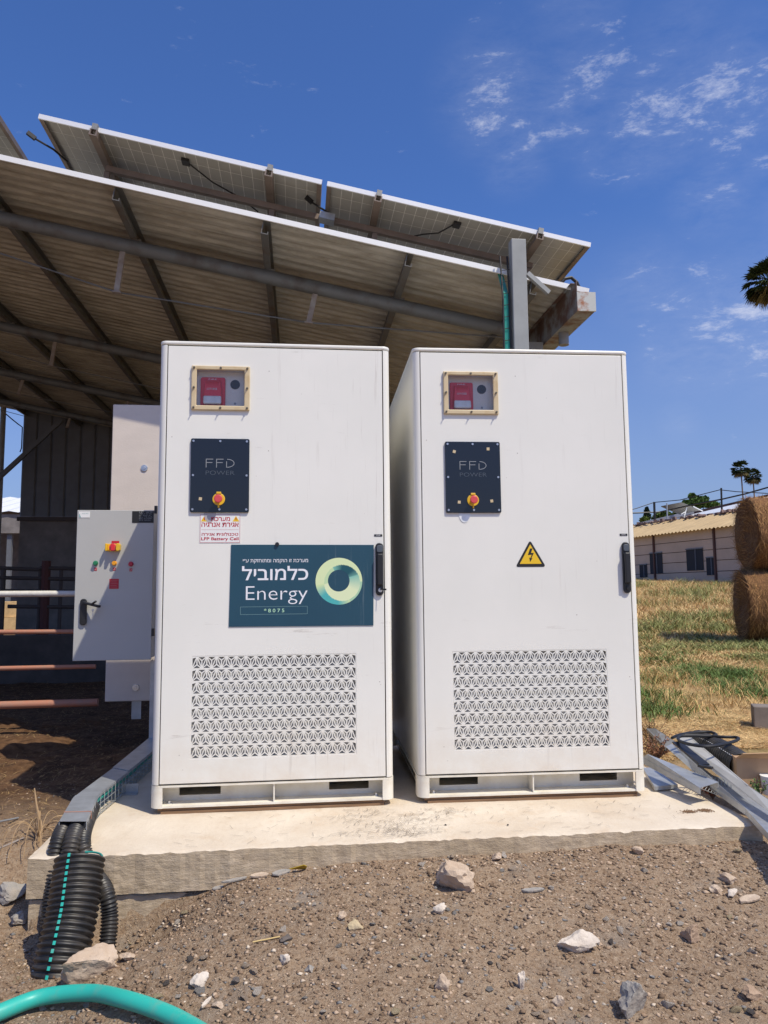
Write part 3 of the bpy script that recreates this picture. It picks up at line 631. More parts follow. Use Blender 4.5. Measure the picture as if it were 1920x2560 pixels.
# ------------------------------------------------------------------ shed
RA, RB = 3.8485, -.1934
YF, YE = 1.55, 12.35
rz = lambda x, dz=0: RA+RB*x+dz
shed = thing('open_shed', (1, 1.55, -.1), 'long open farm shed with weathered corrugated roof sloping down to the right', 'shed')
shed.location = (0, 0, 0)
pitch = .125
def corr_sheet(y0, y1, x0, x1, dz):
    n = int(round((y1-y0)/pitch)); ys = []; zs = []
    for i in range(n):
        for u, h in ((0, 0), (.30, 0), (.42, .022), (.80, .022), (.92, 0)): ys.append(y0+(i+u)*pitch); zs.append(h)
    ys.append(y1); zs.append(0); xs = [x0+(x1-x0)*q/6 for q in range(7)]
    v = [(x, y, RA+RB*x+z+dz) for x in xs for y, z in zip(ys, zs)]; m = len(ys)
    v += [(x, y, z+.0035) for x, y, z in v]; o = 7*m
    f = []
    for a in range(6):
        for b in range(m-1):
            f.append((a*m+b, a*m+b+1, (a+1)*m+b+1, (a+1)*m+b)); f.append((o+a*m+b, o+(a+1)*m+b, o+(a+1)*m+b+1, o+a*m+b+1))
    for b in range(m-1): f.append((b, o+b, o+b+1, b+1)); f.append((6*m+b, 6*m+b+1, o+6*m+b+1, o+6*m+b))
    for a in range(6): f.append((a*m, (a+1)*m, o+(a+1)*m, o+a*m)); f.append((a*m+m-1, o+a*m+m-1, o+(a+1)*m+m-1, (a+1)*m+m-1))
    return MB().add(v, f)
y = YF+.004; q = 0
while y < YE:
    corr_sheet(y, y+1.0, -12, 2.90, (q % 2)*.005).build('roof_sheet', M_roof, shed, recalc=False); y += .985; q += 1
s = MB(); s.bar((-12, YF, rz(-12, .006)), (2.905, YF, rz(2.905, .006)), .012, .040); s.build('white_edge_strip', M_edge, shed)  # sunlit edge of the roof sheets drawn as a strip, brightness in its colour
for i in range(-9, 4):
    x = -.604+1.0685*i
    if x > 2.75: continue
    if i == 3: x = 2.49
    z = rz(x, -.004); s = MB(); h, w, t = .105, .05, .006; tilt = Matrix.Translation((x, 0, z)) @ Matrix.Rotation(math.atan(-RB), 4, 'Y')
    y1 = YE
    for a in ((-t/2-w/2, t/2-w/2, -h, -.001), (-w/2+t/2+.0002, w/2, -h, -h+t), (-w/2+t/2+.0002, w/2, -t-.001, -.001), (w/2-t, w/2, -h+t+.0002, -h+.022)):
        s.box(a[0], a[1], YF+.02, y1, a[2], a[3], M=tilt)
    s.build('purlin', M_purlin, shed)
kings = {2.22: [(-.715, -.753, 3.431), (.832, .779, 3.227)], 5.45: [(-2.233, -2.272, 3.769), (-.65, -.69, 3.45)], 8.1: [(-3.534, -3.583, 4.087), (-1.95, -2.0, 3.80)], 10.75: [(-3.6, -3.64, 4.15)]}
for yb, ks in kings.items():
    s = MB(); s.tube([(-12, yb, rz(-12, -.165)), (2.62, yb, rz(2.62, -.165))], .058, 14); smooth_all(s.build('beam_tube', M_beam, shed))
    for x in np.arange(-.604-1.0685*9, 2.6, 1.0685):
        s = MB(); s.box(x-.04, x+.04, yb-.035, yb+.035, rz(x)-.125, rz(x)-.104); s.build('purlin_cleat', M_purlin, shed)
    pts = []
    for (xt, xb, zb) in ks:
        s = MB(); s.bar((xt, yb, rz(xt, -.225)), (xb, yb, zb), .042, .03, up=(0, 1, 0)); s.bar((xb-.035, yb, zb-.006), (xb+.035, yb, zb-.011), .05, .010); s.build('king_post', M_rust2, shed)
        pts.append((xb, yb, zb-.006))
    pts = [(pts[0][0]-2.6, yb, rz(pts[0][0]-2.6, -.24))]+pts+[(2.5, yb, rz(2.5, -.225))]
    s = MB(); s.tube(pts, .006, 6); s.build('tension_rod', M_beam, shed)
# gutter
gx0, gx1, gzb, gzt = 2.762, 2.90, 3.088, 3.228
s = MB(); 
s.box(gx0, gx0+.004, 1.43, YE, gzb, gzt+.09); s.box(gx1-.004, gx1, 1.43, YE, gzb, gzt); s.box(gx0+.0042, gx1-.0042, 1.43, YE, gzb, gzb+.004); s.box(gx0-.03, gx0-.0002, 1.47, YE, gzt-.004+.09, gzt+.09)
gut = s.build('box_gutter', M_rust, shed)
s = MB(); s.box(gx0-.002, gx1+.003, 1.4175, 1.4295, gzb-.003, gzt+.004); s.build('gutter_end_plate', mat('rust_edged_plate', (.44, .45, .43), .6, .2, col2=(.30, .13, .07), vscale=11, contrast=(.50, .66)), gut)
s = MB(); s.tube([(2.83, 1.92, gzb-.001), (2.83, 1.92, gzb-.10)], .04, 18); smooth_all(s.build('downspout', M_galvd, gut))
for yc in (2.22, 7.4, 12.1):
    s = MB(); s.box(2.60, 2.74, yc-.05, yc+.05, -.3, rz(2.66, -.24)); s.build('column', M_post, shed)
# front post on its own foot
zt = 3.63
P = thing('steel_post', (2.325, 1.455, SZ), 'tall grey square steel post rising above the roof edge behind the right cabinet', 'post')
s = MB(); s.box(-.055, .058, -.03, .055, 0, zt-SZ); s.build('column', M_post, P, bevel=.006)
s = MB(); s.bar((.062, -.02, 3.365-SZ), (.235, .015, 3.235-SZ), .03, .035); s.build('brace_arm', M_post, P)
s = MB(); s.box(-.12, .12, -.1, .1, 0, .012); s.build('foot_plate', M_post, P)
Cb = thing('cable_bundle', (2.23, 1.47, SZ), 'teal cables tied in black net running up beside the tall steel post', 'cable')
s = MB()
for dx in (-.012, .012, .0): s.tube([(dx, .01*abs(dx)*50, 0.0), (dx*1.2, .0, 2.2), (dx, .01, 3.25), (dx, .16, 3.50)], .010, 8)
s.build('cable_run', M_aquad, Cb)
s = MB()
for dx in (-.028, .026): s.tube([(dx, -.012, 2.6), (dx*.9, -.012, 3.2), (dx, .03, 3.55)], .007, 6)
for z in np.arange(2.7, 3.5, .09): s.tube([(-.03, -.012, z), (.03, -.012, z+.012)], .003, 5)
s.build('net_strap', M_blackr, Cb)
# ------------------------------------------------------------------ solar modules
MA, MBs = 4.523-.1934*1.194, -.1934
def solar(x0, x1, y0, label, mid=True):
    T = thing('solar_panel', (x0, y0, MA+MBs*x0), label, 'solar panel', None)
    th = math.atan(-MBs); R = Matrix.Rotation(th, 4, 'Y'); Lx = (x1-x0)/math.cos(th); Wd = 1.05
    bx = lambda s, a, b, c, d, e, f, mi=0: s.box(a, b, c, d, e, f, mi, R)
    s = MB(); bx(s, 0, Lx, 0, .012, -.036, 0); s.build('long_frame', M_alu, T); s = MB(); bx(s, 0, Lx, Wd-.012, Wd, -.036, 0); s.build('long_frame', M_alu, T)
    s = MB(); bx(s, 0, .012, .0122, Wd-.0122, -.036, 0); bx(s, .0121, .034, .0124, Wd-.0124, -.036, -.034); s.build('end_frame', M_brownal, T)
    s = MB(); bx(s, Lx-.012, Lx, .0122, Wd-.0122, -.036, 0); bx(s, Lx-.034, Lx-.0121, .0124, Wd-.0124, -.036, -.034); s.build('end_frame', M_brownal, T)
    s = MB(); bx(s, .0125, Lx-.0125, .0125, Wd-.0125, -.010, -.004); s.build('back_glass', M_modback, T)
    s = MB(); bx(s, .0125, Lx-.0125, .0125, Wd-.0125, -.0038, -.002); s.build('cell_face', M_cell, T)
    s = MB(); w = .0036
    nx_ = 24; pit = (Lx-.06)/nx_
    for i in range(1, nx_):
        xx = .03+i*pit; bx(s, xx-w/2*(1.8 if i == 12 else 1), xx+w/2*(1.8 if i == 12 else 1), .02, Wd-.02, -.0108, -.0102)
    for j in range(1, 6):
        yy_ = .0125+(Wd-.025)*j/6; bx(s, .02, Lx-.02, yy_-w/2, yy_+w/2, -.0114, -.0109)
    s.build('cell_grid_lines', M_celline, T)
    s = MB(); bx(s, Lx/2-.03, Lx/2+.03, .12, .20, -.034, -.0116); jb = s.build('junction_box', M_blackp, T, bevel=.004)
    pts = [(Lx/2+.03, .16, -.03), (Lx/2+.20, .30, -.06), (Lx/2+.42, .42, -.075), (Lx/2+.55, .55, -.09)] 
    if not mid: pts = [(Lx/2-.03, .16, -.03), (Lx/2-.12, .28, -.06), (Lx/2-.24, .34, -.07), (Lx/2-.34, .40, -.09)]
    s = MB(); s.tube([R @ Vector(p) for p in pts], .006, 6); s.build('panel_cable', M_blackr, T)
    return T, R
mods = []
for x0, x1, y0, lb, rails, md in ((-1.194, .873, 1.62, 'left of the two full solar panels raised above the shed roof edge, pale underside', (-.79, .484), True), (.913, 2.968, 1.62, 'right solar panel raised above the roof end beside the steel post', (1.306, 2.561), False), (-3.59, -1.522, 1.70, 'solar panel at the far left edge of the picture, only its right end showing', (-3.1, -1.95), True)):
    T, R = solar(x0, x1, y0, lb, md)
    for xr in rails:
        s = MB(); xx = (xr-x0)/math.cos(math.atan(-MBs))
        for a in ((-.028, -.018, -.085, -.0365), (.018, .028, -.085, -.0365), (-.0178, .0178, -.085, -.078)): s.box(a[0]+xx, a[1]+xx, -.03, 1.08, a[2], a[3], M=R)
        s.build('mounting_rail', M_brownal, T)
        s = MB(); s.box(xx-.02, xx+.02, -.028, .012, .0005, .010, M=R); s.box(xx-.02, xx+.02, -.028, -.001, -.036, .0003, M=R); s.build('end_clamp', M_galvd, T)
    s = MB(); s.tube([R @ Vector(p) for p in ((.10, .42, -.10), (.03, .30, -.09), (-.10, .26, -.06))], .008, 8); s.bar(R @ Vector((-.10, .26, -.06)), R @ Vector((-.16, .24, -.035)), .026, .03); s.build('cable_connector', M_blackr, T)
sf = thing('support_frame', (0, 0, 0), 'brown steel bar on short stubs carrying the solar panels above the roof', 'mounting frame')
s = MB(); s.bar((-.80, 1.975, MA+MBs*-.80-.125), (2.60, 1.975, MA+MBs*2.60-.125), .045, .045); s.build('cross_bar', M_brownal, sf)
s = MB(); s.bar((.86, 1.955, MA+MBs*.86-.125), (.98, 1.955, MA+MBs*.98-.125), .10, .055); s.build('splice_sleeve', M_galv, sf)
for xr in (-.79, .484, 1.306, 2.561):
    s = MB(); s.bar((xr, 1.975, MA+MBs*xr-.15), (xr-.03, 1.975, rz(xr, .02)), .04, .03, up=(0, 1, 0)); s.build('stub_leg', M_brownal, sf)
    s = MB(); s.bar((xr, 2.60, MA+MBs*xr-.09), (xr-.03, 2.60, rz(xr, .02)), .04, .03, up=(0, 1, 0)); s.build('stub_leg', M_brownal, sf)
gh = thing('black_cable_hose', (2.80, 1.9, 3.3), 'thick black cable hose arching from solar panel down to gutter end', 'cable')
a_ = [hit(px, py, 1, 1.72) for px, py in ((1400, 712), (1412, 697), (1428, 694), (1442, 706), (1449, 722), (1454, 738))]
s = MB(); s.tube([Vector(p)-Vector((2.80, 1.9, 3.3)) for p in a_], .014, 8); s.build('hose_arc', M_blackr, gh)
# ------------------------------------------------------------------ shed back wall and pens
bw = thing('back_wall', (-4, 12.2, -.15), 'dark grey ribbed cladding wall over old concrete at the far shed end', 'wall')
L0 = Vector((-4, 12.2, -.15))
for i in range(34):
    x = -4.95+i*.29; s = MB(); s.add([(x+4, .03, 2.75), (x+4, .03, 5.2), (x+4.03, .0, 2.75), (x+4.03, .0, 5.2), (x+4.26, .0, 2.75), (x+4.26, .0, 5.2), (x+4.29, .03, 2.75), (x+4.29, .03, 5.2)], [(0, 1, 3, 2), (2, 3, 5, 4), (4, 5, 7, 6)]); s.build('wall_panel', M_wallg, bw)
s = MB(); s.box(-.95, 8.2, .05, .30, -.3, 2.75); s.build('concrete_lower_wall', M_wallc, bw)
s = MB(); s.box(-.99, 8.2, -.02, .06, 2.66, 2.74); s.build('sill_rail', M_darkpipe, bw)
for xx, lb in ((-5.27, 'dark grey round shed post at the far left edge with diagonal brace'),):
    s0 = thing('shed_post', (xx, 12.0, -.2), lb, 'post')
    s = MB(); s.tube([(0, 0, 0), (0, 0, 5.0)], .055, 10); s.build('upright', M_post, s0)
    a = Vector(hit(0, 1192, 1, 11.9))-Vector((xx, 12.0, -.2)); b = Vector(hit(155, 1050, 1, 11.9))-Vector((xx, 12.0, -.2)); s = MB(); s.bar(a-(b-a)*.05, b, .08); s.build('diagonal_brace', M_wallg, s0)
    s = MB(); s.tube([Vector(hit(px, py, 1, 12.1))-Vector((xx, 12.0, -.2)) for px, py in ((15, 1035), (30, 1048), (45, 1060), (56, 1068), (54, 1120), (50, 1130))], .012, 5); s.build('hanging_cable', M_blackr, s0)
# pen fence with four long pipes
pf = thing('pipe_fence', (-1.6, 2.9, -.15), 'pipe fence of one pale and three rusty orange rails left of grey box', 'fence')
def rel(p, o): return Vector(p)-Vector(o)
O = (-1.6, 2.9, -.15)
for (pa, pb, r, m, lb) in (((0, 1485), (186, 1484), .026, M_pipew, 'pale white top rail'), ((0, 1580), (182, 1579), .019, M_orange, None), ((0, 1671), (239, 1666), .019, M_orange, None), ((0, 1763), (245, 1756), .032, M_orange, None)):
    a, b = rel(hit(*pa, 1, 2.9), O), rel(hit(*pb, 1, 2.9), O); a = a+(a-b)*2.2
    if m is M_pipew or r == .019 and pa[1] == 1580: b = b+(b-a)*.08
    s = MB(); s.tube([a, b], r, 12); o = smooth_all(s.build('fence_rail', m, pf))
    if lb: o['label'] = lb
for x in (-1.9, 1.3):
    s = MB(); s.tube([(x, .07, -.3), (x, .07, 1.25)], .035, 12); s.build('fence_post', M_orange, pf)
s = MB(); s.box(-.06, .06, .06, .12, .0, .0); 
# feeding pens in the shade
fd = thing('feeding_fence', (-3.6, 8.6, -.15), 'dark metal feeding pen rails standing in the shade under the roof', 'fence')
O = (-3.6, 8.6, -.15)
for pa, pb in (((0, 1420), (100, 1424)), ((0, 1444), (190, 1448)), ((0, 1477), (190, 1479)), ((20, 1516), (190, 1518)), ((100, 1420), (300, 1424))):
    s = MB(); s.tube([rel(hit(*pa, 1, 8.6), O), rel(hit(*pb, 1, 8.6), O)], .03, 8); s.build('pen_rail', M_darkpipe, fd)
for px, w in ((8, .04), (100, .03), (115, .07), (152, .03)):
    a = hit(px, 1402 if px == 115 else 1418, 1, 8.6); s = MB(); s.tube([rel((a[0], 8.62, -.3), O), rel((a[0], 8.62, a[2]), O)], w, 8); s.build('pen_post', mat('dark_red_post', (.10, .035, .03), .8) if px == 115 else M_darkpipe, fd)
tr = thing('feed_trough', (-3.5, 7.0, -.15), 'low dark concrete feed trough wall behind the pipe rails', 'trough')
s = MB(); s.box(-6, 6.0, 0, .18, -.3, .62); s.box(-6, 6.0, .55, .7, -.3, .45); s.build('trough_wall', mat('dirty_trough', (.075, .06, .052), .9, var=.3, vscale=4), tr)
# things seen through the far left gap
fb = thing('distant_shed', (-9, 24, -.2), 'distant cattle shed with pale corrugated roof seen through the left gap', 'shed')
s = MB()
for i in range(26): s.add([(-4+i*.3, -1, 4.0+.05*(i % 2)), (-3.7+i*.3, -1, 4.0+.05*((i+1) % 2)), (-3.7+i*.3, 4, 5.1+.05*((i+1) % 2)), (-4+i*.3, 4, 5.1+.05*(i % 2))], [(0, 1, 2, 3)])
s.build('roof', M_whiter, fb)
s = MB(); s.box(-4, 3.8, 4, 4.2, 0, 4.9); s.build('rear_wall', M_wallc, fb); s = MB(); s.box(-4, 3.8, -.9, -.8, 3.3, 3.95); s.build('fascia', M_wallc, fb)
for i in range(5): s = MB(); s.box(-3.6+i*1.7, -3.45+i*1.7, -.8, -.65, 0, 3.9); s.build('column', M_wallg, fb)
for q, (zz, hh) in enumerate(((.0, .5), (1.0, .5), (2.1, .5))):
    pass
hb = thing('hay_stack', (-8.2, 21.5, -.2), 'straw coloured hay stack beyond the pens in bright sun', 'hay stack')
s = MB(); s.box(-2.5, 2.5, 0, 1.5, 0, .5); s.box(-2.2, 2.0, .1, 1.5, .51, 1.0); s.build('lower_bales', mat('sunny_straw', (.62, .42, .20), .9, var=.2, vscale=6), hb)
# ------------------------------------------------------------------ grey switch enclosure and cream cabinet
EX0, EX1, EZ0, EZ1, EY = -.742, -.252, .594, 1.571, 1.30
E = thing('switch_enclosure', (EX0, EY, EZ0), 'grey switch enclosure with lamps, rotary switch and key, left of the cabinets', 'electrical box')
def E_(px, py): p = hit(px, py, 1, EY-.002); return (p[0]-EX0, p[2]-EZ0)
w, h = EX1-EX0, EZ1-EZ0
s = MB(); s.box(.012, w-.004, .022, .28, .008, h-.008); s.build('box_body', M_encl, E, bevel=.003)
s = MB(); s.box(0, w, 0, .02, 0, h); s.build('door', M_encl, E, bevel=.003)
s = MB(); s.box(w+.02, w+.07, .285, .335, .10-EZ0-.15, h-.1); s.box(.05, w+.0195, .285, .325, h-.2, h-.16); s.box(.05, w+.0195, .285, .325, .12, .16); s.build('stand_frame', M_galvd, E)
for (px, py), m in (((239, 1408), mat('green_lamp', (.02, .20, .09), .3)), ((286, 1408), mat('amber_lamp', (.85, .36, .02), .3)), ((327.5, 1410), mat('red_lamp', (.50, .02, .05), .3))):
    x, z = E_(px, py); s = MB(); s.disc((x, z), .0165, -.008, -.0005, 18); s.disc((x, z), .013, -.022, -.008, 18); s.build('pilot_lamp', m, E, bevel=.002)
    s = MB(); s.box(x-.009, x+.009, -.002, -.0004, z-.048, z-.029); lb = s.build('lamp_label', M_inkred, E); t_ = MB(); text(t_, 'L1' if px == 239 else 'L2' if px == 286 else 'L3', x-.005, x+.005, z-.043, z-.034, -.0024); t_.build('lettering', M_ink, lb)
x, z = E_(285, 1369); s = MB(); s.prism([(x-.043+.0*i, z) for i in ()] or rrect(x-.045, x+.045, z-.025, z+.025, .012), -.008, -.0005); sw = s.build('rotary_switch', M_yel, E, bevel=.002)
s = MB(); s.disc((x, z), .024, -.040, -.0082, 20); s.build('switch_drum', M_estop, sw, bevel=.003)
s = MB(); s.prism(rrect(x+.022, x+.046, z-.025, z+.025, .011), -.052, -.0083); s.prism(rrect(x-.046, x-.034, z-.025, z+.025, .005), -.052, -.0083); s.build('switch_guard', M_yel, sw, bevel=.004)
s = MB(); s.box(x-.008, x+.008, -.060, -.0402, z-.023, z+.023); s.build('switch_grip', M_red, sw, bevel=.003)
s = MB(); s.box(x-.016, x+.032, -.002, -.0004, z+.028, z+.044); s.build('red_label', M_inkred, E)
x0, z0 = E_(273, 1472); x1, z1 = E_(297, 1447); s = MB(); s.box(x0, x1, -.002, -.0004, z0, z1); rl = s.build('red_notice', M_inkred, E)
s = MB()
for i in range(5): s.add([(x0+.006, -.0023, z0+.010+i*.011), (x1-.006-.006*(i % 2), -.0023, z0+.010+i*.011), (x1-.006-.006*(i % 2), -.0023, z0+.012+i*.011), (x0+.006, -.0023, z0+.012+i*.011)], [(0, 1, 2, 3)])
s.build('print_lines', mat('faded_pink_ink', (.5, .2, .2), .5), rl)
x0, z0 = E_(197, 1294); x1, z1 = E_(225, 1279); s = MB(); s.box(x0, x1, -.002, -.0004, z0, z1); wl = s.build('white_label', M_whitep, E)
s = MB(); text(s, 'ELECTRIC', x0+.022, x1-.008, z1-.016, z1-.009, -.0023); s.prism([(x0+.002, z0+.002), (x0+.014, z0+.002), (x0+.002, z0+.028)], -.0026, -.0022); s.build('lettering', M_line, wl)
x0, z0 = E_(330, 1307); x1, z1 = E_(384.5, 1278); s = MB(); s.box(x0, x1, -.002, -.0004, z0, z1); bl = s.build('rating_plate', M_blk, E)
s = MB()
for i in range(6): text(s, ['IP 65', '400 V 50 Hz', 'In 250 A', 'Icc 10 kA', 'IEC 61439', 'SN 2023'][i], x0+.045, x1-.008-.006*(i % 3), z1-.010-i*.0105, z1-.004-i*.0105, -.0023)
s.build('lettering', M_etch, bl)
x, z = E_(209, 1530); s = MB(); s.prism(rrect(x-.0215, x+.0215, z-.085, z+.085, .020, 7), -.016, -.0005); hd = s.build('door_handle', M_blackp, E, bevel=.005)
s = MB(); s.bar((x, -.020, z+.062), (x+.118, -.075, z+.035), .026, .016); s.bar((x+.055, -.052, z+.045), (x+.098, -.085, z+.070), .012, .012); s.build('lever', M_blackp, hd, bevel=.004)
s = MB(); s.prism(ring(x+.066, z+.012, .0085, 14), -.036, -.034); s.box(x+.0635, x+.0685, -.036, -.034, z-.032, z+.006); s.build('hanging_key', M_steel, hd)
for z in (.15, h-.02): s = MB(); s.box(w+.001, w+.018, .0, .03, z, z+.05); s.build('hinge', M_blackp, E)
TY = 2.25
pts = [hit(291, 1011, 1, TY), hit(253, 1755, 1, TY), hit(385, 1017, 1, TY)]
TX0, TZ0, TZ1 = float((pts[0][0]+pts[1][0])/2), float(pts[1][2]), float(pts[0][2]); TX1 = TX0+.95
T = thing('cream_cabinet', (TX0, TY, TZ0), 'tall cream textured cabinet with round locks standing behind the grey box', 'cabinet')
s = MB(); s.box(0, TX1-TX0, 0, .40, 0, TZ1-TZ0); s.build('cabinet_body', M_cream, T, bevel=.006)
for px, py in ((361, 1170), (339, 1719)):
    p = hit(px, py, 1, TY-.002); x, z = p[0]-TX0, p[2]-TZ0; s = MB(); s.disc((x, z), .026, -.008, -.0005, 20); s.disc((x, z), .012, -.014, -.0082, 14); s.build('round_lock', M_steel, T, bevel=.001)
for x in (.46, .85): s = MB(); s.box(x, x+.06, .02, .38, -.2-TZ0, -.001); s.build('leg', M_galv, T)
a, b = hit(327, 1757, 1, TY), hit(350, 1799, 1, TY); s = MB(); s.box(a[0]-TX0, b[0]-TX0, .03, .036, b[2]-TZ0, -.001); s.build('bracket_plate', M_galv, T)
# ------------------------------------------------------------------ cable tray with lid
O = Vector((-.2, -.5, SZ)); TR = thing('cable_tray', O, 'galvanised cable tray with flat lid bending along the slab past left cabinet', 'cable tray')
left = [(148, 2054), (182, 1996), (189, 1989), (282, 1920), (366, 1843)]; right = [(216, 2054), (243, 1992), (252, 1981), (322, 1928), (396, 1862)]
ZT = .075
PL = [Vector(hit(px, py, 2, ZT)) for px, py in left]; PR_ = [Vector(hit(px, py, 2, ZT)) for px, py in right]
PL[-1] = Vector((-.272, 1.40, ZT)); PR_[-1] = Vector((-.142, 1.40, ZT))
def lid_piece(i, j, lift=0):
    a = [p-O+Vector((0, 0, lift)) for p in PL[i:j+1]]; b = [p-O+Vector((0, 0, lift)) for p in PR_[i:j+1]]; s = MB(); n = len(a); d = Vector((0, 0, -.002)); e = Vector((0, 0, -.016))
    v = a+b+[p+d for p in a]+[p+d for p in b]; f = []
    for q in range(n-1): f += [(q, q+1, n+q+1, n+q), (2*n+q, 3*n+q, 3*n+q+1, 2*n+q+1)]
    f += [(0, n, 3*n, 2*n), (n-1, 3*n-1, 4*n-1, 2*n-1)]; s.add(v, f)
    for row, sg_ in ((a, 1), (b, -1)):
        for q in range(n-1): 
            p0, p1 = row[q], row[q+1]; s.add([p0, p1, p1+e, p0+e], [(0, 1, 2, 3)])
    return s
lid_piece(0, 2, .002).build('lid_segment', M_galv, TR, recalc=False); lid_piece(2, 3).build('lid_segment', M_galv, TR, recalc=False); lid_piece(3, 4, .004).build('lid_segment', M_galv, TR, recalc=False)
# vertical riser behind the cabinet
s = MB(); s.box(-.272-O.x, -.142-O.x, 1.40-O.y, 1.406-O.y, ZT-O.z-.002, .58-O.z); s.box(-.272-O.x, -.267-O.x, 1.4065-O.y, 1.46-O.y, ZT-O.z-.002, .58-O.z); s.build('riser_lid', M_galv, TR)
s = MB(); zb = SZ-O.z+.010; ztp = ZT-O.z-.006
for side in (PL, PR_):
    top = [p-O for p in side]; 
    for zz in (ztp, (ztp+zb)/2, zb): s.tube([Vector((p.x, p.y, zz)) for p in top], .0022, 5)
acc = 0
for i in range(4):
    n = max(1, int((PL[i+1]-PL[i]).length/.065))
    for q in range(n):
        t = q/n; a = PL[i].lerp(PL[i+1], t)-O; b = PR_[i].lerp(PR_[i+1], t)-O
        s.tube([(a.x, a.y, ztp), (a.x, a.y, zb), (b.x, b.y, zb), (b.x, b.y, ztp)], .0022, 5)
s.build('wire_mesh_channel', M_galv, TR)
cen = [(a+b)/2-O for a, b in zip(PL, PR_)]; s = MB()
for off, r, in ((.03, .016), (-.025, .014)):
    s.tube([Vector((p.x+off, p.y, ztp-.025)) for p in cen[1:]], r, 8)
s.build('inner_cable', M_aqua, TR)
s = MB(); p = Vector(hit(322, 1985, 2, SZ+.002))-O; s.box(p.x-.04, p.x+.045, p.y-.02, p.y+.02, .0, .005); s.box(p.x-.04, p.x+.045, p.y+.015, p.y+.020, .005, .05); s.disc((p.x+.01, .028), .008, p.y+.008, p.y+.0148, 8); s.build('foot_bracket', M_galv, TR)
s = MB(); e0 = PL[0].lerp(PL[1], .35)-O; e1 = PR_[0].lerp(PR_[1], .35)-O; s.tube([e0+Vector((-.002, 0, .004)), e1+Vector((.003, 0, .004)), e1+Vector((.004, .0, -.07))], .002, 5); s.build('binding_wire', M_orange, TR)
# ------------------------------------------------------------------ corrugated conduits
def resample(path, step):
    path = [Vector(p) for p in path]; out = []
    # Catmull-Rom
    P = [path[0]*2-path[1]]+path+[path[-1]*2-path[-2]]
    dense = []
    for i in range(1, len(P)-2):
        for q in range(40):
            t = q/40; a, b, c, d = P[i-1:i+3]; dense.append(.5*((2*b)+(-a+c)*t+(2*a-5*b+4*c-d)*t*t+(-a+3*b-3*c+d)*t**3))
    dense.append(path[-1]); D = np.array([tuple(q) for q in dense]); sl_ = np.r_[0, np.cumsum(np.linalg.norm(np.diff(D, axis=0), axis=1))]
    m = max(2, int(sl_[-1]/step)); u = np.linspace(0, sl_[-1], m+1); return [Vector((np.interp(t, sl_, D[:, 0]), np.interp(t, sl_, D[:, 1]), np.interp(t, sl_, D[:, 2]))) for t in u]
def corr(path, r, pitch, amp, n=22):
    p = resample(path, pitch/5); rs = [r+amp*(1 if (i % 5) in (0, 1, 2) else -1)*(.6 if (i % 5) in (0, 2) else 1) for i in range(len(p))]
    s = MB(); s.tube(p, rs, n, cap=False); return s, p
def conduit(name, path, r, pitch, amp, label, cat='conduit', mt=None):
    o = Vector(path[-1]); s, p = corr([Vector(q)-o for q in path], r, pitch, amp); ob = s.build(name, mt or M_duct, None, loc=o); smooth_all(ob, 80); tag(ob, label, cat); return ob, p
ce = [(PL[0]+PR_[0])/2]; e0 = PL[0]; e1 = PR_[0]; dx = (e1-e0)
ca = e0+dx*.16; cb_ = e0+dx*.60
conduit('corrugated_conduit', [ca*.5+(PL[1]+dx*.16)*.5+Vector((0, 0, -.040)), ca+Vector((-.006, -.02, -.052)), ca+Vector((-.010, -.075, -.135)), ca+Vector((-.010, -.095, -.26)), ca+Vector((-.01, -.13, -.42))], .031, .0135, .0032, 'thinner black corrugated conduit leaving the tray, leftmost, without stripe')
c_, pth = conduit('corrugated_conduit', [cb_*.5+(PL[1]+dx*.6)*.5+Vector((0, 0, -.042)), cb_+Vector((.004, -.03, -.052)), cb_+Vector((.004, -.095, -.13)), cb_+Vector((.0, -.13, -.26)), cb_+Vector((-.02, -.18, -.45))], .036, .0135, .0034, 'black corrugated conduit with thin white line leaving the cable tray')
s = MB(); s.tube([p+Vector((.0, -.037, .012)) for p in pth[8:44]], .0018, 4); s.build('white_line', M_ink, c_)
pr0 = Vector(hit(222, 2120, 1, -.57)); 
conduit('corrugated_conduit', [PR_[1]+Vector((-.02, .0, -.05)), e1+Vector((-.01, -.01, -.065)), e1+Vector((.035, -.065, -.16)), Vector(hit(262, 2225, 1, -.68)), Vector(hit(274, 2290, 1, -.72)), Vector(hit(268, 2370, 1, -.77))], .030, .0125, .003, 'small black corrugated conduit curving into the hole right of the big duct')
tp, bt = Vector(hit(200, 2148, 1, -.745)), Vector(hit(148, 2425, 1, -.93))
mdp = [Vector(hit(196, 2250, 1, -.79)), Vector(hit(180, 2335, 1, -.84)), Vector(hit(158, 2395, 1, -.89))]
bd = thing('big_corrugated_duct', bt, 'big black corrugated duct with dashed teal stripe coming out of the ground', 'duct')
s, pp = corr([tp-bt, (tp*.5+bt*.5)-bt+Vector((.008, .0, .0)), Vector((0, 0, 0)), Vector((-.025, -.045, -.20))], .0865, .0205, .0058, 40); smooth_all(s.build('duct_wall', M_duct, bd), 80)
s = MB(); lm = [x*1 for x in range(0, len(pp), 5)]
for i in lm[:-2]:
    p = pp[i+1 if i+1 < len(pp) else i]; d = (pp[min(i+3, len(pp)-1)]-pp[max(i-2, 0)]).normalized(); fwd = Vector((-.16, -1, .0)); fwd = (fwd-d*fwd.dot(d)).normalized(); sd = d.cross(fwd)
    rr = .0935; v = []
    for u in (-.055, 0, .055):
        for q in (-.0062, .0062): v.append(p+d*q+(fwd*math.cos(u)+sd*math.sin(u))*rr)
    s.add(v, [(0, 1, 3, 2), (2, 3, 5, 4)])
s.build('teal_stripe_dash', M_aqua, bd, recalc=False)['kind'] = 'stuff'
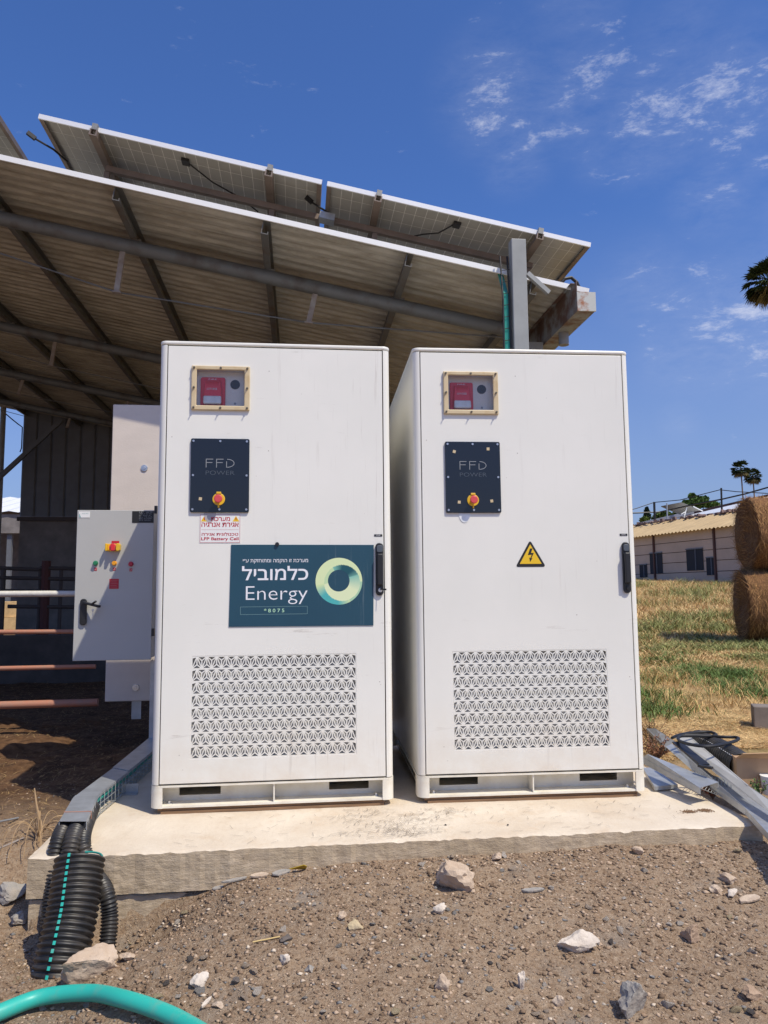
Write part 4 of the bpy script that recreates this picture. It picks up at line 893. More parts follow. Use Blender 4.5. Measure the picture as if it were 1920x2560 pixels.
s = MB(); s.tube([tp-bt+Vector((.079*math.cos(a), .079*math.sin(a), .0)) for a in np.linspace(.2, 1.6, 8)], .004, 5); s.build('teal_inner_lip', M_aquad, bd)
# hose at the lower left
hp = [Vector(hitg(px, py, .03)) for px, py in ((-420, 2900), (-290, 2720), (-160, 2610), (0, 2541), (103, 2503), (223, 2492), (309, 2508), (395, 2536), (462, 2568), (540, 2620), (610, 2700), (690, 2850))]
for p in hp: p.z += .012
hp[0].z -= .10; hp[-1].z -= .10
o = hp[3].copy(); s = MB(); s.tube([p-o for p in resample(hp, .02)], .0245, 22); hs_ = smooth_all(s.build('garden_hose', M_aqua, loc=o), 60); tag(hs_, 'thick teal plastic hose arching across the dirt at the lower left corner', 'hose')
# ------------------------------------------------------------------ stones
import bmesh
def rock_mesh(seed, sx, sy, sz, sub=4, rough=.46):
    rnd = random.Random(seed); bm = bmesh.new(); bmesh.ops.create_icosphere(bm, subdivisions=sub, radius=1)
    pl = [(Vector((rnd.gauss(0, 1), rnd.gauss(0, 1), rnd.gauss(0, 1))).normalized(), rnd.uniform(.42, .86)) for _ in range(15)]
    off = Vector((rnd.random()*9, rnd.random()*9, rnd.random()*9))
    from mathutils import noise as mn
    for v in bm.verts:
        p = v.co.copy()
        for n_, d_ in pl:
            e = p.dot(n_)
            if e > d_: p -= n_*(e-d_)*.97
        p *= 1+rough*(mn.fractal(p*1.6+off, .7, 2.1, 4))*.5
        v.co = Vector((p.x*sx, p.y*sy, p.z*sz))
    me = bpy.data.meshes.new('stone'); bm.to_mesh(me); bm.free(); return me
def stone(px, py, w, hgt, kind, label, name='stone', cat='stone', sink=.35, rot=None, depth=None, at=None):
    p = hitg(px, py+w*.1) if at is None else np.array((at[0], at[1], float(gz(at[0], at[1])))); d = float(np.dot(p-CP, CR[:, 1])); sx = w/FPX*d/2/.82; szv = hgt/FPX*d/2/.82
    me = rock_mesh(int(px*7+py), sx, (depth or .8)*sx, max(szv*.9, .35*sx*(hgt/w))); me.materials.append(M_stone[kind]); o = bpy.data.objects.new(name, me); COL.objects.link(o)
    o.location = (p[0], p[1], float(gz(p[0], p[1]))+szv*(1-2*sink)*.8); o.rotation_euler = (0, 0, rot if rot is not None else random.uniform(-.3, .3)); me.polygons.foreach_set('use_smooth', [True]*len(me.polygons)); me.set_sharp_from_angle(angle=math.radians(28))
    tag(o, label, cat); return o
stone(1135, 2196, 122, 112, 'pink', 'largest rock, half buried pinkish boulder in the dirt below the cabinets', sink=.40, depth=1.0)
stone(224, 2404, 118, 96, 'pink', 'big pinkish rock leaning against the foot of the black duct', sink=.12, rot=.35, at=(.012, -1.045))
stone(289, 2401, 38, 28, 'pink', 'small pinkish stone just right of the rock at the duct foot', sink=.2, at=(.125, -1.0))
stone(499, 2458, 46, 40, 'white', 'round whitish stone lying just above the end of the teal hose', sink=.3)
stone(588, 2463, 22, 18, 'dark', 'small dark grey stone right of the round whitish stone', sink=.2)
stone(713, 2406, 30, 30, 'white', 'white angular stone with shadowed base, left of the grey pebble', sink=.15)
stone(716, 2353, 28, 20, 'dark', 'dark lump of earth at the end of the straw stalk', sink=.2)
stone(855, 2297, 27, 24, 'pink', 'pinkish stone just above left of the ochre stone', sink=.2)
stone(887, 2321, 37, 32, 'ochre', 'yellow ochre flat stone in the middle of the dirt', sink=.3)
stone(1097, 2280, 36, 30, 'white', 'bright white stone below the half buried boulder', sink=.25)
stone(1106, 2473, 38, 52, 'pink', 'upright pinkish stone near the bottom middle of the dirt', sink=.3)
stone(774, 2427, 26, 30, 'grey', 'oval grey pebble right of the white angular stone', sink=.3)
stone(547, 2519, 30, 20, 'pale', 'beige flat stone right of the white splinter near the hose', sink=.3)
stone(1442, 2363, 102, 50, 'white', 'long pale bone shaped rock lying on the dirt right of centre', sink=.25, rot=-.12, depth=.5)
stone(1728, 2345, 50, 46, 'brown', 'brown broken rock standing up in the dirt at right', sink=.15)
stone(1586, 2522, 68, 84, 'grey', 'large grey blue rock cut by the bottom edge of the picture', sink=.15)
stone(1303, 2470, 20, 60, 'white', 'narrow whitish stone pointing upwards, left of the pale round one', sink=.2, rot=.1)
stone(1400, 2510, 28, 30, 'pale', 'pale round stone near the bottom edge left of grey rock', sink=.3)
stone(1825, 2201, 48, 24, 'pink', 'flat beige pink rock near the right edge below the slab', sink=.2)
stone(1830, 2238, 30, 28, 'white', 'white squarish stone near the right edge, below the beige rock', sink=.2)
stone(1790, 2227, 38, 26, 'pale', 'pale lumpy stone left of the white squarish stone', sink=.3)
stone(1883, 2489, 48, 38, 'brown', 'brown stone near the lower right corner of the picture', sink=.3)
stone(34, 2243, 70, 56, 'grey', 'grey rubble block at the left edge beside the slab corner', sink=.2)
stone(48, 2308, 40, 48, 'grey', 'smaller broken rubble piece below the block at left edge', sink=.15)
stone(1242, 2148, 34, 24, 'pink', 'pinkish stone close to the slab face right of the boulder', sink=.3)
stone(1595, 2133, 28, 26, 'pink', 'pinkish stone touching the lower edge of the slab face', sink=.2)
stone(415, 2180, 60, 40, 'pink', 'rough pinkish lump against the slab face right of the duct', sink=.3)
def slab_stone(px, py, w, dz_, ang, kind, label, hg=.008, wd=.25, tilt=.12):
    p = hitg(px, py); p[1] = min(p[1], SY0-.035) if p[0] > SX0 else p[1]; d = float(np.dot(p-CP, CR[:, 1])); l = w/FPX*d; rnd = random.Random(px); n = 9
    pl = [(math.cos(6.283*i/n)*l/2*rnd.uniform(.85, 1.1), math.sin(6.283*i/n)*l*wd*rnd.uniform(.8, 1.1)) for i in range(n)]
    s = MB(); s.prism(pl, -hg/2, hg/2, axis='z'); o = s.build('slate_chip', M_stone[kind], bevel=.0015); o.location = (p[0], p[1], float(gz(p[0], p[1]))+.008); o.rotation_euler = (tilt, -.05, ang); tag(o, label, 'stone chip')
slab_stone(596, 2166, 66, 0, .28, 'grey', 'long thin slate splinter lying at the foot of the slab face', wd=.09)
slab_stone(555, 2175, 32, 0, .4, 'grey', 'short slate splinter left of the long one', wd=.2)
slab_stone(656, 2148, 46, 0, .05, 'pale', 'flat pale stone chip against the slab left of the yellow plate')
slab_stone(706, 2141, 50, 0, .3, 'grey', 'flat grey stone chip under the yellow plate')
slab_stone(1333, 2233, 60, 0, -.05, 'grey', 'thin grey slate piece lying alone right of the boulder', wd=.14)
slab_stone(1875, 2256, 66, 0, .15, 'pale', 'flat pale slate at the right edge, cracked across', wd=.22)
slab_stone(516, 2515, 46, 0, 1.1, 'white', 'thin whitish splinter beside the teal hose end', wd=.12)
p = hit(748, 2139, 1, SY0-.045); s = MB(); s.prism([(-.038, -.014), (.034, -.016), (.030, .012), (.010, .026)], -.0015, .0015); yp = s.build('yellow_plate', mat('mustard_plastic', (.36, .24, .015), .8), loc=(p[0], p[1], float(gz(p[0], p[1]))+.018)); yp.rotation_euler = (.9, .15, .35); tag(yp, 'small mustard yellow plastic plate leaning at the slab foot', 'plastic plate')
a, b = hitg(632, 2361), hitg(700, 2349); s = MB(); s.tube([Vector((0, 0, .006)), Vector(b)-Vector(a)+Vector((0, 0, .008))], .0026, 6); st = s.build('straw_stalk', mat('dry_stalk', (.62, .45, .19), .6), loc=Vector((a[0], a[1], float(gz(a[0], a[1]))))); tag(st, 'single yellow straw stalk lying on the dirt left of centre', 'straw')
# medium stones: one group
protos = []
for i in range(10):
    me = rock_mesh(900+i, 1, random.uniform(.6, 1), random.uniform(.35, .7), 2); me.set_sharp_from_angle(angle=math.radians(30)); protos.append(me)
ks = ['pale', 'white', 'pink', 'grey', 'brown', 'white', 'pale', 'ochre', 'dark', 'white']
for i, me in enumerate(protos): me.materials.append(M_stone[ks[i]]); me.name = 'small_stone'
rnd = random.Random(3); cnt = 0
while cnt < 285:
    px, py = rnd.uniform(-20, 1940), rnd.uniform(2130, 2580)
    if py < 2170+.0*px and px < 500: continue
    p = hitg(px, py)
    if p[1] > SY0-.02: continue
    r = .006+.018*rnd.random()**2.2; o = bpy.data.objects.new('small_stone', protos[rnd.randrange(10)]); COL.objects.link(o); o.scale = (r, r, r)
    o.location = (p[0], p[1], float(gz(p[0], p[1]))+r*.2); o.rotation_euler = (rnd.uniform(-.5, .5), rnd.uniform(-.5, .5), rnd.uniform(0, 6.3))
    tag(o, 'small loose stone scattered on the bare brown dirt before the slab', 'stone', 'small stones on the bare dirt'); cnt += 1
for px, py in ((1114, 2064), (1270, 2064)):
    p = hit(px, py, 2, SZ); o = bpy.data.objects.new('black_clinker', protos[8]); COL.objects.link(o); o.scale = (.0075,)*3; o.location = (p[0], p[1], SZ+.004); o.rotation_euler.z = px
    tag(o, 'tiny black stone on the cream slab, '+('below the gap between cabinets' if px == 1114 else 'below the right cabinet'), 'stone')
# pebbles: thousands of tiny stones
def pebbles(n, sampler, rmin, rmax, seed, pw=3):
    r = np.random.RandomState(seed); x, y = sampler(r, n); z = gz(x, y); R = rmin+(rmax-rmin)*r.rand(n)**pw
    base = np.array([(1, 0, 0), (-1, 0, 0), (0, 1, 0), (0, -1, 0), (0, 0, .8), (0, 0, -.8)], float); fc = np.array([(0, 2, 4), (2, 1, 4), (1, 3, 4), (3, 0, 4), (2, 0, 5), (1, 2, 5), (3, 1, 5), (0, 3, 5)])
    V = base[None]*(1+.55*(r.rand(n, 6, 3)-.5))+.4*(r.rand(n, 6, 3)-.5); a = r.rand(n)*6.283; c, s_ = np.cos(a)[:, None], np.sin(a)[:, None]
    VX = V[:, :, 0]*c-V[:, :, 1]*s_; VY = V[:, :, 0]*s_+V[:, :, 1]*c
    P = np.stack([VX*R[:, None]+x[:, None], VY*R[:, None]+y[:, None], V[:, :, 2]*R[:, None]*.5+(z+R*.02)[:, None]], -1)
    return P.reshape(-1, 3), (fc[None]+(np.arange(n)*6)[:, None, None]).reshape(-1, 3)
def front_s(r, n): 
    y = -.54-2.0*r.rand(n)**1.15; x = -1.3+4.4*r.rand(n); return x, y
v, f = pebbles(95000, front_s, .0009, .0125, 5, 6.0); raw('gravel', v, f, M_pebble, 'stuff')
v, f = pebbles(4500, front_s, .0035, .015, 15, 2.8); raw('gravel', v, f, M_pebble, 'stuff')
def left_s(r, n): return -.42-2.0*r.rand(n), -1.2+2.4*r.rand(n)**1.6
v, f = pebbles(6000, left_s, .002, .010, 6); raw('gravel', v, f, M_pebble, 'stuff')
# ------------------------------------------------------------------ blades, straw, weeds
def blades(n, x, y, z, h, w, lean, cols, seed, flat=0):
    r = np.random.RandomState(seed); a = r.rand(n)*6.283; ld = r.rand(n)*6.283; h = h*(.5+r.rand(n)); ln = lean*(.3+r.rand(n))
    dx, dy = np.cos(a)*w/2, np.sin(a)*w/2; lx, ly = np.cos(ld)*ln*h, np.sin(ld)*ln*h
    P = np.zeros((n, 5, 3)); up = h*(1-flat)
    P[:, 0] = np.stack([x-dx, y-dy, z], 1); P[:, 1] = np.stack([x+dx, y+dy, z], 1)
    P[:, 2] = np.stack([x-dx*.8+lx*.35, y-dy*.8+ly*.35, z+up*.55], 1); P[:, 3] = np.stack([x+dx*.8+lx*.35, y+dy*.8+ly*.35, z+up*.55], 1)
    P[:, 4] = np.stack([x+lx, y+ly, z+up*(.95-.35*r.rand(n))], 1); b = (np.arange(n)*5)[:, None]
    F = np.concatenate([b+np.array([[0, 1, 3]]), b+np.array([[0, 3, 2]]), b+np.array([[2, 3, 4]])]); C = np.repeat(cols[:, None, :], 5, 1)
    return P.reshape(-1, 3), F, C.reshape(-1, 3)
def field(n, seed, x0, x1, y0, y1, hgt, green_bias, w, lean, flat=0):
    r = np.random.RandomState(seed); u = r.rand(n); y = y0*(y1/y0)**u if y0 > 0 else y0+(y1-y0)*u; x = x0(y)+(x1(y)-x0(y))*r.rand(n)
    pn = fbm(x*.75+7, y*.75, 3)+.5*fbm(x*2.7, y*2.7+4, 2); g = sst(-.03, .13, pn+green_bias+.06*(r.rand(n)-.5)*2)
    straw = np.array((.74, .53, .25))*(.55+.75*r.rand(n, 1)); rust = np.array((.50, .28, .12))*(.6+.6*r.rand(n, 1)); grn = np.array((.27, .28, .10))*(.4+1.1*r.rand(n, 1)); 
    s_ = np.where(r.rand(n, 1) < .3, rust, straw); c = np.where(r.rand(n, 1) < g[:, None], grn, s_)
    return blades(n, x, y, gz(x, y), (hgt(y) if callable(hgt) else hgt)*(1+.9*g), w, lean, c, seed+1, flat)
def raw_bl(name, t, parent=None): return raw(name, t[0], t[1], M_tone, 'stuff', t[2], parent)
xl = lambda y: np.maximum(2.95, .707+(y+3.84)*.30); xr = lambda y: .707+(y+3.84)*.98
raw_bl('dry_grass', field(85000, 11, xl, xr, 1.0, 7.0, .05, -.13, .0045, 2.2, .6))
raw_bl('dry_grass', field(72000, 12, xl, xr, 5.5, 16.0, .10, -.05, .009, 1.6, .45))
raw_bl('tall_weeds', field(130000, 13, xl, xr, 7.0, 38.0, lambda y: .07+.15*sst(7, 20, y), -.055, .016, 1.2))
def clumps(seed, pts, n, rad, h, w, col, lean=.8):
    r = np.random.RandomState(seed); xs = []; ys = []
    for (x, y) in pts: xs.append(x+rad*r.randn(n)); ys.append(y+rad*r.randn(n))
    x, y = np.concatenate(xs), np.concatenate(ys); c = np.array(col)*(.5+.9*r.rand(len(x), 1)); return blades(len(x), x, y, gz(x, y), h, w, lean, c, seed)
rq = np.random.RandomState(77); fp = []
for _ in range(90):
    yy_ = 2.5+10*rq.rand(); fp.append((float(xl(yy_)+(xr(yy_)-xl(yy_))*rq.rand()), yy_))
raw_bl('dry_grass', clumps(78, fp[:60], 90, .16, .17, .006, (.62, .42, .18), 1.2)); raw_bl('green_weeds', clumps(79, fp[60:], 160, .20, .12, .010, (.17, .22, .07), 1.2))
gp = [hitg(px, py)[:2] for px, py in ((1640, 1660), (1690, 1690), (1740, 1680), (1800, 1690), (1850, 1720), (1900, 1740), (1790, 1625), (1830, 1690), (1625, 1570), (1640, 1590), (1700, 1640), (1880, 1625), (1610, 1780), (1605, 1745), (1760, 1500), (1650, 1480), (1730, 1490), (1800, 1440))]
raw_bl('green_weeds', clumps(21, gp, 520, .22, .10, .011, (.13, .20, .055), 1.3))
bp_ = [hitg(px, 1402+random.uniform(-8, 8))[:2] for px in range(1610, 1860, 9)]
raw_bl('tall_weeds', clumps(22, bp_, 260, 1.0, .62, .022, (.66, .54, .30), .6))
raw_bl('tall_weeds', clumps(23, bp_, 170, 1.0, .50, .024, (.34, .36, .15), .6))
# straw litter under the shed and dark pine needles on the slab
r = np.random.RandomState(31); n = 9000; x = -.45-4.5*r.rand(n); y = .2+8*r.rand(n); c = np.array((.40, .27, .12))*(.4+.9*r.rand(n, 1))
raw_bl('straw_litter', blades(n, x, y, gz(x, y)+.003, .05, .004, 1.6, c, 32, .8))
r = np.random.RandomState(33); pts = [hit(px, py, 2, SZ) for px, py in ((880, 2040), (905, 2055), (880, 2085), (960, 2080), (975, 2070), (1010, 2085), (1030, 2078), (1060, 2052), (1090, 2035), (1010, 2045), (1120, 2030), (1040, 2085), (930, 2030), (1000, 2062))]
xs = np.concatenate([p[0]+.06*r.randn(22) for p in pts]+[.2+2.3*r.rand(120)]); ys = np.concatenate([p[1]+.035*r.randn(22) for p in pts]+[-.49+.42*r.rand(120)]); ys = np.clip(ys, -.5, -.05); n = len(xs)
a = r.rand(n)*6.283; l = .012+.02*r.rand(n); w = .0015; P = np.zeros((n, 4, 3)); dx, dy = np.cos(a)*l, np.sin(a)*l*.8
z = SZ+.0035+.002*r.rand(n); P[:, 0] = np.stack([xs-dx, ys-dy, z], 1); P[:, 1] = np.stack([xs+dx, ys+dy, z+.002], 1); P[:, 2] = np.stack([xs+dx-dy/l*w, ys+dy+dx/l*w, z+.002], 1); P[:, 3] = np.stack([xs-dx-dy/l*w, ys-dy+dx/l*w, z], 1)
raw('pine_needles', P.reshape(-1, 3), np.arange(n*4).reshape(-1, 4), M_tone, 'stuff', np.tile(np.array((.11, .08, .06)), (n*4, 1)))
for px, py in ((1722, 2030), (1762, 2027)):
    p = hit(px, py, 2, SZ); r = np.random.RandomState(px); m = 260; x = p[0]+.016*r.randn(m); y = p[1]+.011*r.randn(m); q = .0012+.0022*r.rand(m)
    V = np.stack([np.stack([x+q*dx_, y+q*dy_, SZ+.002+q*dz_], 1) for dx_, dy_, dz_ in ((-1, -1, 0), (1, -1, 0), (0, 1, 0), (0, 0, 1.2))], 1).reshape(-1, 3); b = (np.arange(m)*4)[:, None]
    raw('dirt_crumbs', V, np.concatenate([b+np.array([[0, 1, 3]]), b+np.array([[1, 2, 3]]), b+np.array([[2, 0, 3]])]), M_tone, 'stuff', np.tile(np.array((.17, .10, .055)), (m*4, 1)))
# loose manure heaps under the roof edge, left
hx_, hy_ = np.meshgrid(np.linspace(-3.6, -.75, 150), np.linspace(.9, 4.2, 150), indexing='ij'); hh = gz(hx_, hy_)+.004-.05+.11*np.clip(fbm(hx_*1.3+2, hy_*1.6, 5)+.22, 0, 1)*sst(0, .5, np.minimum(np.minimum(hx_+3.6, -.75-hx_), np.minimum(hy_-.9, 4.2-hy_)))*1.6+.03*fbm(hx_*9, hy_*9, 4)
I = np.arange(150*150).reshape(150, 150)
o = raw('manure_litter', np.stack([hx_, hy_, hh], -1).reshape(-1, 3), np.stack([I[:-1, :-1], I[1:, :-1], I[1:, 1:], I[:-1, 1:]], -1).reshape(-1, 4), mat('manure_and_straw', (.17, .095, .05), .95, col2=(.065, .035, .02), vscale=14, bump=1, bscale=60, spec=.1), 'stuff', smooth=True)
# ------------------------------------------------------------------ hay bales
def bale(loc, R, Lh, label, seed, rotz=-.45):
    T = thing('hay_bale', loc, label, 'hay bale', 'round hay bales stacked at the right edge', rotz); r = np.random.RandomState(seed)
    na, nl = 72, 26; v = []; f = []
    def rr(a, x): return R*(1+.018*math.sin(a*5+seed)+.05*float(fbm(np.array(a*4+seed), np.array(x*5.0+seed), 3)))
    rad = [(-Lh/2, .0), (-Lh/2-.02, .35), (-Lh/2-.01, .7), (-Lh/2, .93)]+[(-Lh/2+.03+(Lh-.06)*i/nl, 1) for i in range(nl+1)]+[(Lh/2, .93), (Lh/2, .5), (Lh/2, 0)]
    for xx, k_ in rad:
        for j in range(na):
            a = 6.2832*j/na; q = rr(a, xx)*k_; v.append((xx+.02*float(fbm(np.array(a*6.), np.array(k_*9), 3)), q*math.cos(a), R+q*math.sin(a)))
    for i in range(len(rad)-1):
        for j in range(na): k2 = (j+1) % na; f.append((i*na+j, i*na+k2, (i+1)*na+k2, (i+1)*na+j))
    s = MB(); s.add(v, f); smooth_all(s.build('straw_roll', M_hay, T), 60)
    n = 9000; a = r.rand(n)*6.283; xx = (r.rand(n)-.5)*Lh; endm = r.rand(n) < .28; q = np.where(endm, np.sqrt(r.rand(n)), 1)*R*1.0; xx = np.where(endm, -Lh/2-.02, xx)
    P0 = np.stack([xx, q*np.cos(a), R+q*np.sin(a)], 1); tng = np.stack([r.randn(n)*.45, -np.sin(a), np.cos(a)], 1)*np.where(r.rand(n) < .5, 1, -1)[:, None]; out = np.where(endm[:, None], np.array([[-1., 0, 0]]), np.stack([0*a, np.cos(a), np.sin(a)], 1))
    l = (.05+.13*r.rand(n))[:, None]; P1 = P0+tng*l+out*l*(.12+.5*r.rand(n, 1)**2); P0 = P0+out*.003; wv = np.cross(P1-P0, out); wv /= np.linalg.norm(wv, axis=1)[:, None]; wv *= .0035
    c = np.array((.50, .27, .10))*(.25+.95*r.rand(n, 1)**1.3); V = np.stack([P0-wv, P0+wv, P1], 1).reshape(-1, 3)
    raw('loose_straw', V, np.arange(3*n).reshape(-1, 3), M_tone, 'stuff', np.repeat(c, 3, 0), T)
bale((10.08, 10.35, -.06), .72, 1.25, 'lower round hay bale resting on the field at the right edge', 3, -.33)
bale((10.32, 10.45, 1.36), .74, 1.25, 'upper round hay bale stacked on the lower one at right edge', 4, -.24)
bale((11.9, 9.75, -.05), .72, 1.25, 'hay bale behind the stacked pair, mostly outside the right edge', 5)
# ------------------------------------------------------------------ barn
A0, A1 = Vector((22.65, 43.5, 1.95)), Vector((24.24, 34.6, 1.45)); dr = (A1-A0); dr.z = 0; Lb = dr.length; dr.normalize(); nrm = Vector((dr.y, -dr.x, 0))   # towards the right
nrm = -nrm if nrm.dot(Vector((-1, 0, 0))) < 0 else nrm
B = thing('long_barn', A0, 'long low barn of beige panels with ochre corrugated roof beyond the field', 'barn')
eave = lambda t: 2.484-.0*t
def bp3(t, out, z): q = dr*t-nrm*(-out); return (q.x, q.y, z)
base0 = -1.0; wallh = 2.45; rowh = .615
T0, T1 = -5, 26
pan = 5.45; i = 0; t = -3.7
while t < T1:
    for j in range(5):
        z1 = wallh-rowh*j; z0 = z1-rowh+.035; s = MB(); a = [bp3(t+.08, 0, z0), bp3(t+pan-.08, 0, z0), bp3(t+pan-.08, 0, z1), bp3(t+.08, 0, z1)]; b = [bp3(t+.08, -.12, z0), bp3(t+pan-.08, -.12, z0), bp3(t+pan-.08, -.12, z1), bp3(t+.08, -.12, z1)]
        s.add(a+b, [(0, 1, 2, 3), (7, 6, 5, 4), (0, 4, 5, 1), (1, 5, 6, 2), (2, 6, 7, 3), (3, 7, 4, 0)]); s.build('wall_panel', M_barnw, B)
    s = MB(); s.bar(bp3(t, .02, -1.2), bp3(t, .02, wallh), .14, .14); s.build('wall_column', M_brownst, B); t += pan
s = MB(); a = [bp3(T0, -.14, -1.2), bp3(T1, -.14, -1.2), bp3(T1, -.14, wallh), bp3(T0, -.14, wallh)]; s.add(a, [(0, 1, 2, 3)]); s.build('wall_backing', M_brownst, B)
for px, w_, zt_, zb_ in ((1642, 1.25, 1.30, .0), (1739, 1.45, 1.36, .1), (1609, .8, .62, -.2), (1778, .7, .80, -.2)):
    best = min(np.arange(-4, 14, .05), key=lambda t_: abs((lambda q: 960+FPX*float(np.dot(q, CR[:, 0]))/float(np.dot(q, CR[:, 1])))(np.array(A0+dr*float(t_))-CP)-px))
    best = float(best); s = MB(); a = [bp3(best-w_/2, .03, zb_), bp3(best+w_/2, .03, zb_), bp3(best+w_/2, .03, zt_), bp3(best-w_/2, .03, zt_)]; s.add(a, [(0, 1, 2, 3)]); wo_ = s.build('window', M_win, B)
    s = MB(); s.bar(bp3(best-w_/2, .05, zt_), bp3(best+w_/2, .05, zt_), .06); s.bar(bp3(best+.1, .05, zb_), bp3(best+.1, .05, zt_-.04), .05); s.build('frame', M_wallg, wo_)
s = MB(); n = int((T1-T0)/.09); rows = []
for q, (out, z) in enumerate(((.45, wallh-.05), (-2.3, wallh+1.05), (-5.0, wallh+.2))): rows.append([bp3(T0+i*.09, out, z+.045*math.sin(i*math.pi/1.8)) for i in range(n)])
v = rows[0]+rows[1]+rows[2]; f = [(i, i+1, n+i+1, n+i) for i in range(n-1)]+[(n+i, n+i+1, 2*n+i+1, 2*n+i) for i in range(n-1)]; s.add(v, f); s.build('corrugated_roof', M_barnr, B, recalc=False)
s = MB(); rnd = random.Random(9)
for i in range(150):
    t_ = rnd.uniform(-4, 16); q = Vector(bp3(t_, -2.3+rnd.uniform(-.3, .3), wallh+1.05)); m_ = Matrix.Translation(q) @ Matrix.Rotation(rnd.uniform(0, 6), 4, 'Z') @ Matrix.Rotation(rnd.uniform(-.5, .5), 4, 'X'); w_ = rnd.uniform(.08, .22); s.box(-w_, w_, -w_*.6, w_*.6, -.02, rnd.uniform(.04, .2), M=m_)
o = s.build('ridge_rubble', M_rubble, B); o['kind'] = 'stuff'
# second building behind
B2o = Vector((31, 52, 2.2)); B2 = thing('rear_barn', B2o, 'second barn behind the first with bright white metal roof', 'barn')
rp = [Vector(hit(*p, 1, Y_))-B2o for p, Y_ in (((1681, 1299), 60), ((1840, 1276), 46), ((1890, 1254), 46), ((1870, 1258), 62))]
s = MB(); tpts = [Vector(hit(1681, 1298.5, 1, 60)), Vector(hit(1822, 1276, 1, 47)), Vector(hit(1925, 1240, 1, 47)), Vector(hit(1750, 1281, 1, 66))]; tpts = [p-B2o for p in tpts]
s.add(tpts+[p-Vector((0, 0, .08)) for p in tpts], [(0, 1, 2, 3), (7, 6, 5, 4), (0, 4, 5, 1), (1, 5, 6, 2), (2, 6, 7, 3), (3, 7, 4, 0)]); s.build('white_roof', M_whiter, B2)
a, b = tpts[0], tpts[1]; s = MB(); v = [a-Vector((0, 0, .1)), b-Vector((0, 0, .1)), Vector((b.x, b.y, -1)), Vector((a.x, a.y, -1))]; v += [p+Vector((.3, .3, 0)) for p in v]; s.add(v, [(0, 1, 2, 3), (7, 6, 5, 4), (0, 4, 5, 1), (1, 5, 6, 2), (2, 6, 7, 3), (3, 7, 4, 0)]); s.build('wall', mat('brown_rear_wall', (.20, .13, .11), .9, var=.2, vscale=1), B2)
s = MB(); 
a, b = Vector(hit(1700, 1290, 1, 68))-B2o, Vector(hit(1930, 1238, 1, 56))-B2o; s.bar(a, b, .3, .25); s.build('far_ridge', M_brownst, B2)
s = MB(); v = [Vector(hit(px, py, 1, 62))-B2o for px, py in ((1594, 1316), (1640, 1302), (1690, 1296), (1735, 1276), (1700, 1283), (1600, 1306))]; s.add([v[0], v[1], v[2], v[3], v[4], v[5]]+[p+Vector((.2, .4, -.3)) for p in v], [(0, 1, 2, 3, 4, 5), (11, 10, 9, 8, 7, 6)]+[(i, i+6, (i+1) % 6+6, (i+1) % 6) for i in range(6)]); s.build('grey_roof', mat('far_blue_grey_roof', (.20, .21, .26), .5), B2)
SPo = Vector(hit(1700, 1290, 1, 58)); SP = thing('tilted_solar_panel', SPo, 'grey tilted solar panel on white legs standing on the far roof', 'solar panel')
v = [Vector(hit(px, py, 1, Y_))-SPo for px, py, Y_ in ((1653, 1265, 57), (1703, 1255.5, 57), (1752, 1274, 59), (1700, 1285, 59))]; s = MB(); s.add(v+[p+Vector((0, .05, -.06)) for p in v], [(0, 1, 2, 3), (7, 6, 5, 4), (0, 4, 5, 1), (1, 5, 6, 2), (2, 6, 7, 3), (3, 7, 4, 0)]); s.build('panel_face', mat('panel_underside', (.22, .21, .19), .5), SP)
for (p1, p2) in (((1717, 1268), (1711, 1289)), ((1733, 1266), (1757, 1278)), ((1703, 1285), (1712, 1280))):
    s = MB(); s.bar(Vector(hit(*p1, 1, 58))-SPo, Vector(hit(*p2, 1, 58))-SPo, .07); s.build('panel_leg', M_edge, SP)
# poles and wires on the roof line
def PX(px, py, Y_): return Vector(hit(px, py, 1, Y_))
for (px, pt, pb, Y_, m, w_, lb) in ((1635.5, 1255, 1322, 45, M_blk, .16, 'thick black roof pole carrying wires, left of the tilted panel'), (1803, 1220, 1293, 42, M_blk, .12, 'tall black roof pole carrying wires, right of the tilted panel'), (1667, 1258, 1308, 44, M_galv, .10, 'thin grey pipe pole between black pole and tilted panel')):
    o = PX(px+1.5, pb, Y_); t_ = PX(px, pt, Y_)-o; s = MB(); s.tube([(0, 0, -.6), t_], w_/2, 8); ob = s.build('roof_pole', m, loc=o); tag(ob, lb, 'pole')
for lb, pts in (('upper black wire strung between the roof poles', ((1560, 1279, 45), (1591, 1271, 45), (1635, 1256, 45), (1700, 1250, 44), (1800, 1224.5, 42), (1840, 1229, 41), (1920, 1233.5, 40), (1990, 1236, 40))), ('lower heavier black wire sagging along the roof line', ((1560, 1283, 46), (1591, 1282.5, 46), (1650, 1280, 46), (1712, 1266, 45), (1803, 1248.5, 42), (1864, 1234.5, 41), (1920, 1218.5, 40), (1980, 1200, 40)))):
    p = [PX(*q) for q in pts]; o = p[2]; s = MB(); s.tube([q-o for q in p], .028 if 'upper' in lb else .05, 5); ob = s.build('overhead_wire', M_blk, loc=o); tag(ob, lb, 'wire')
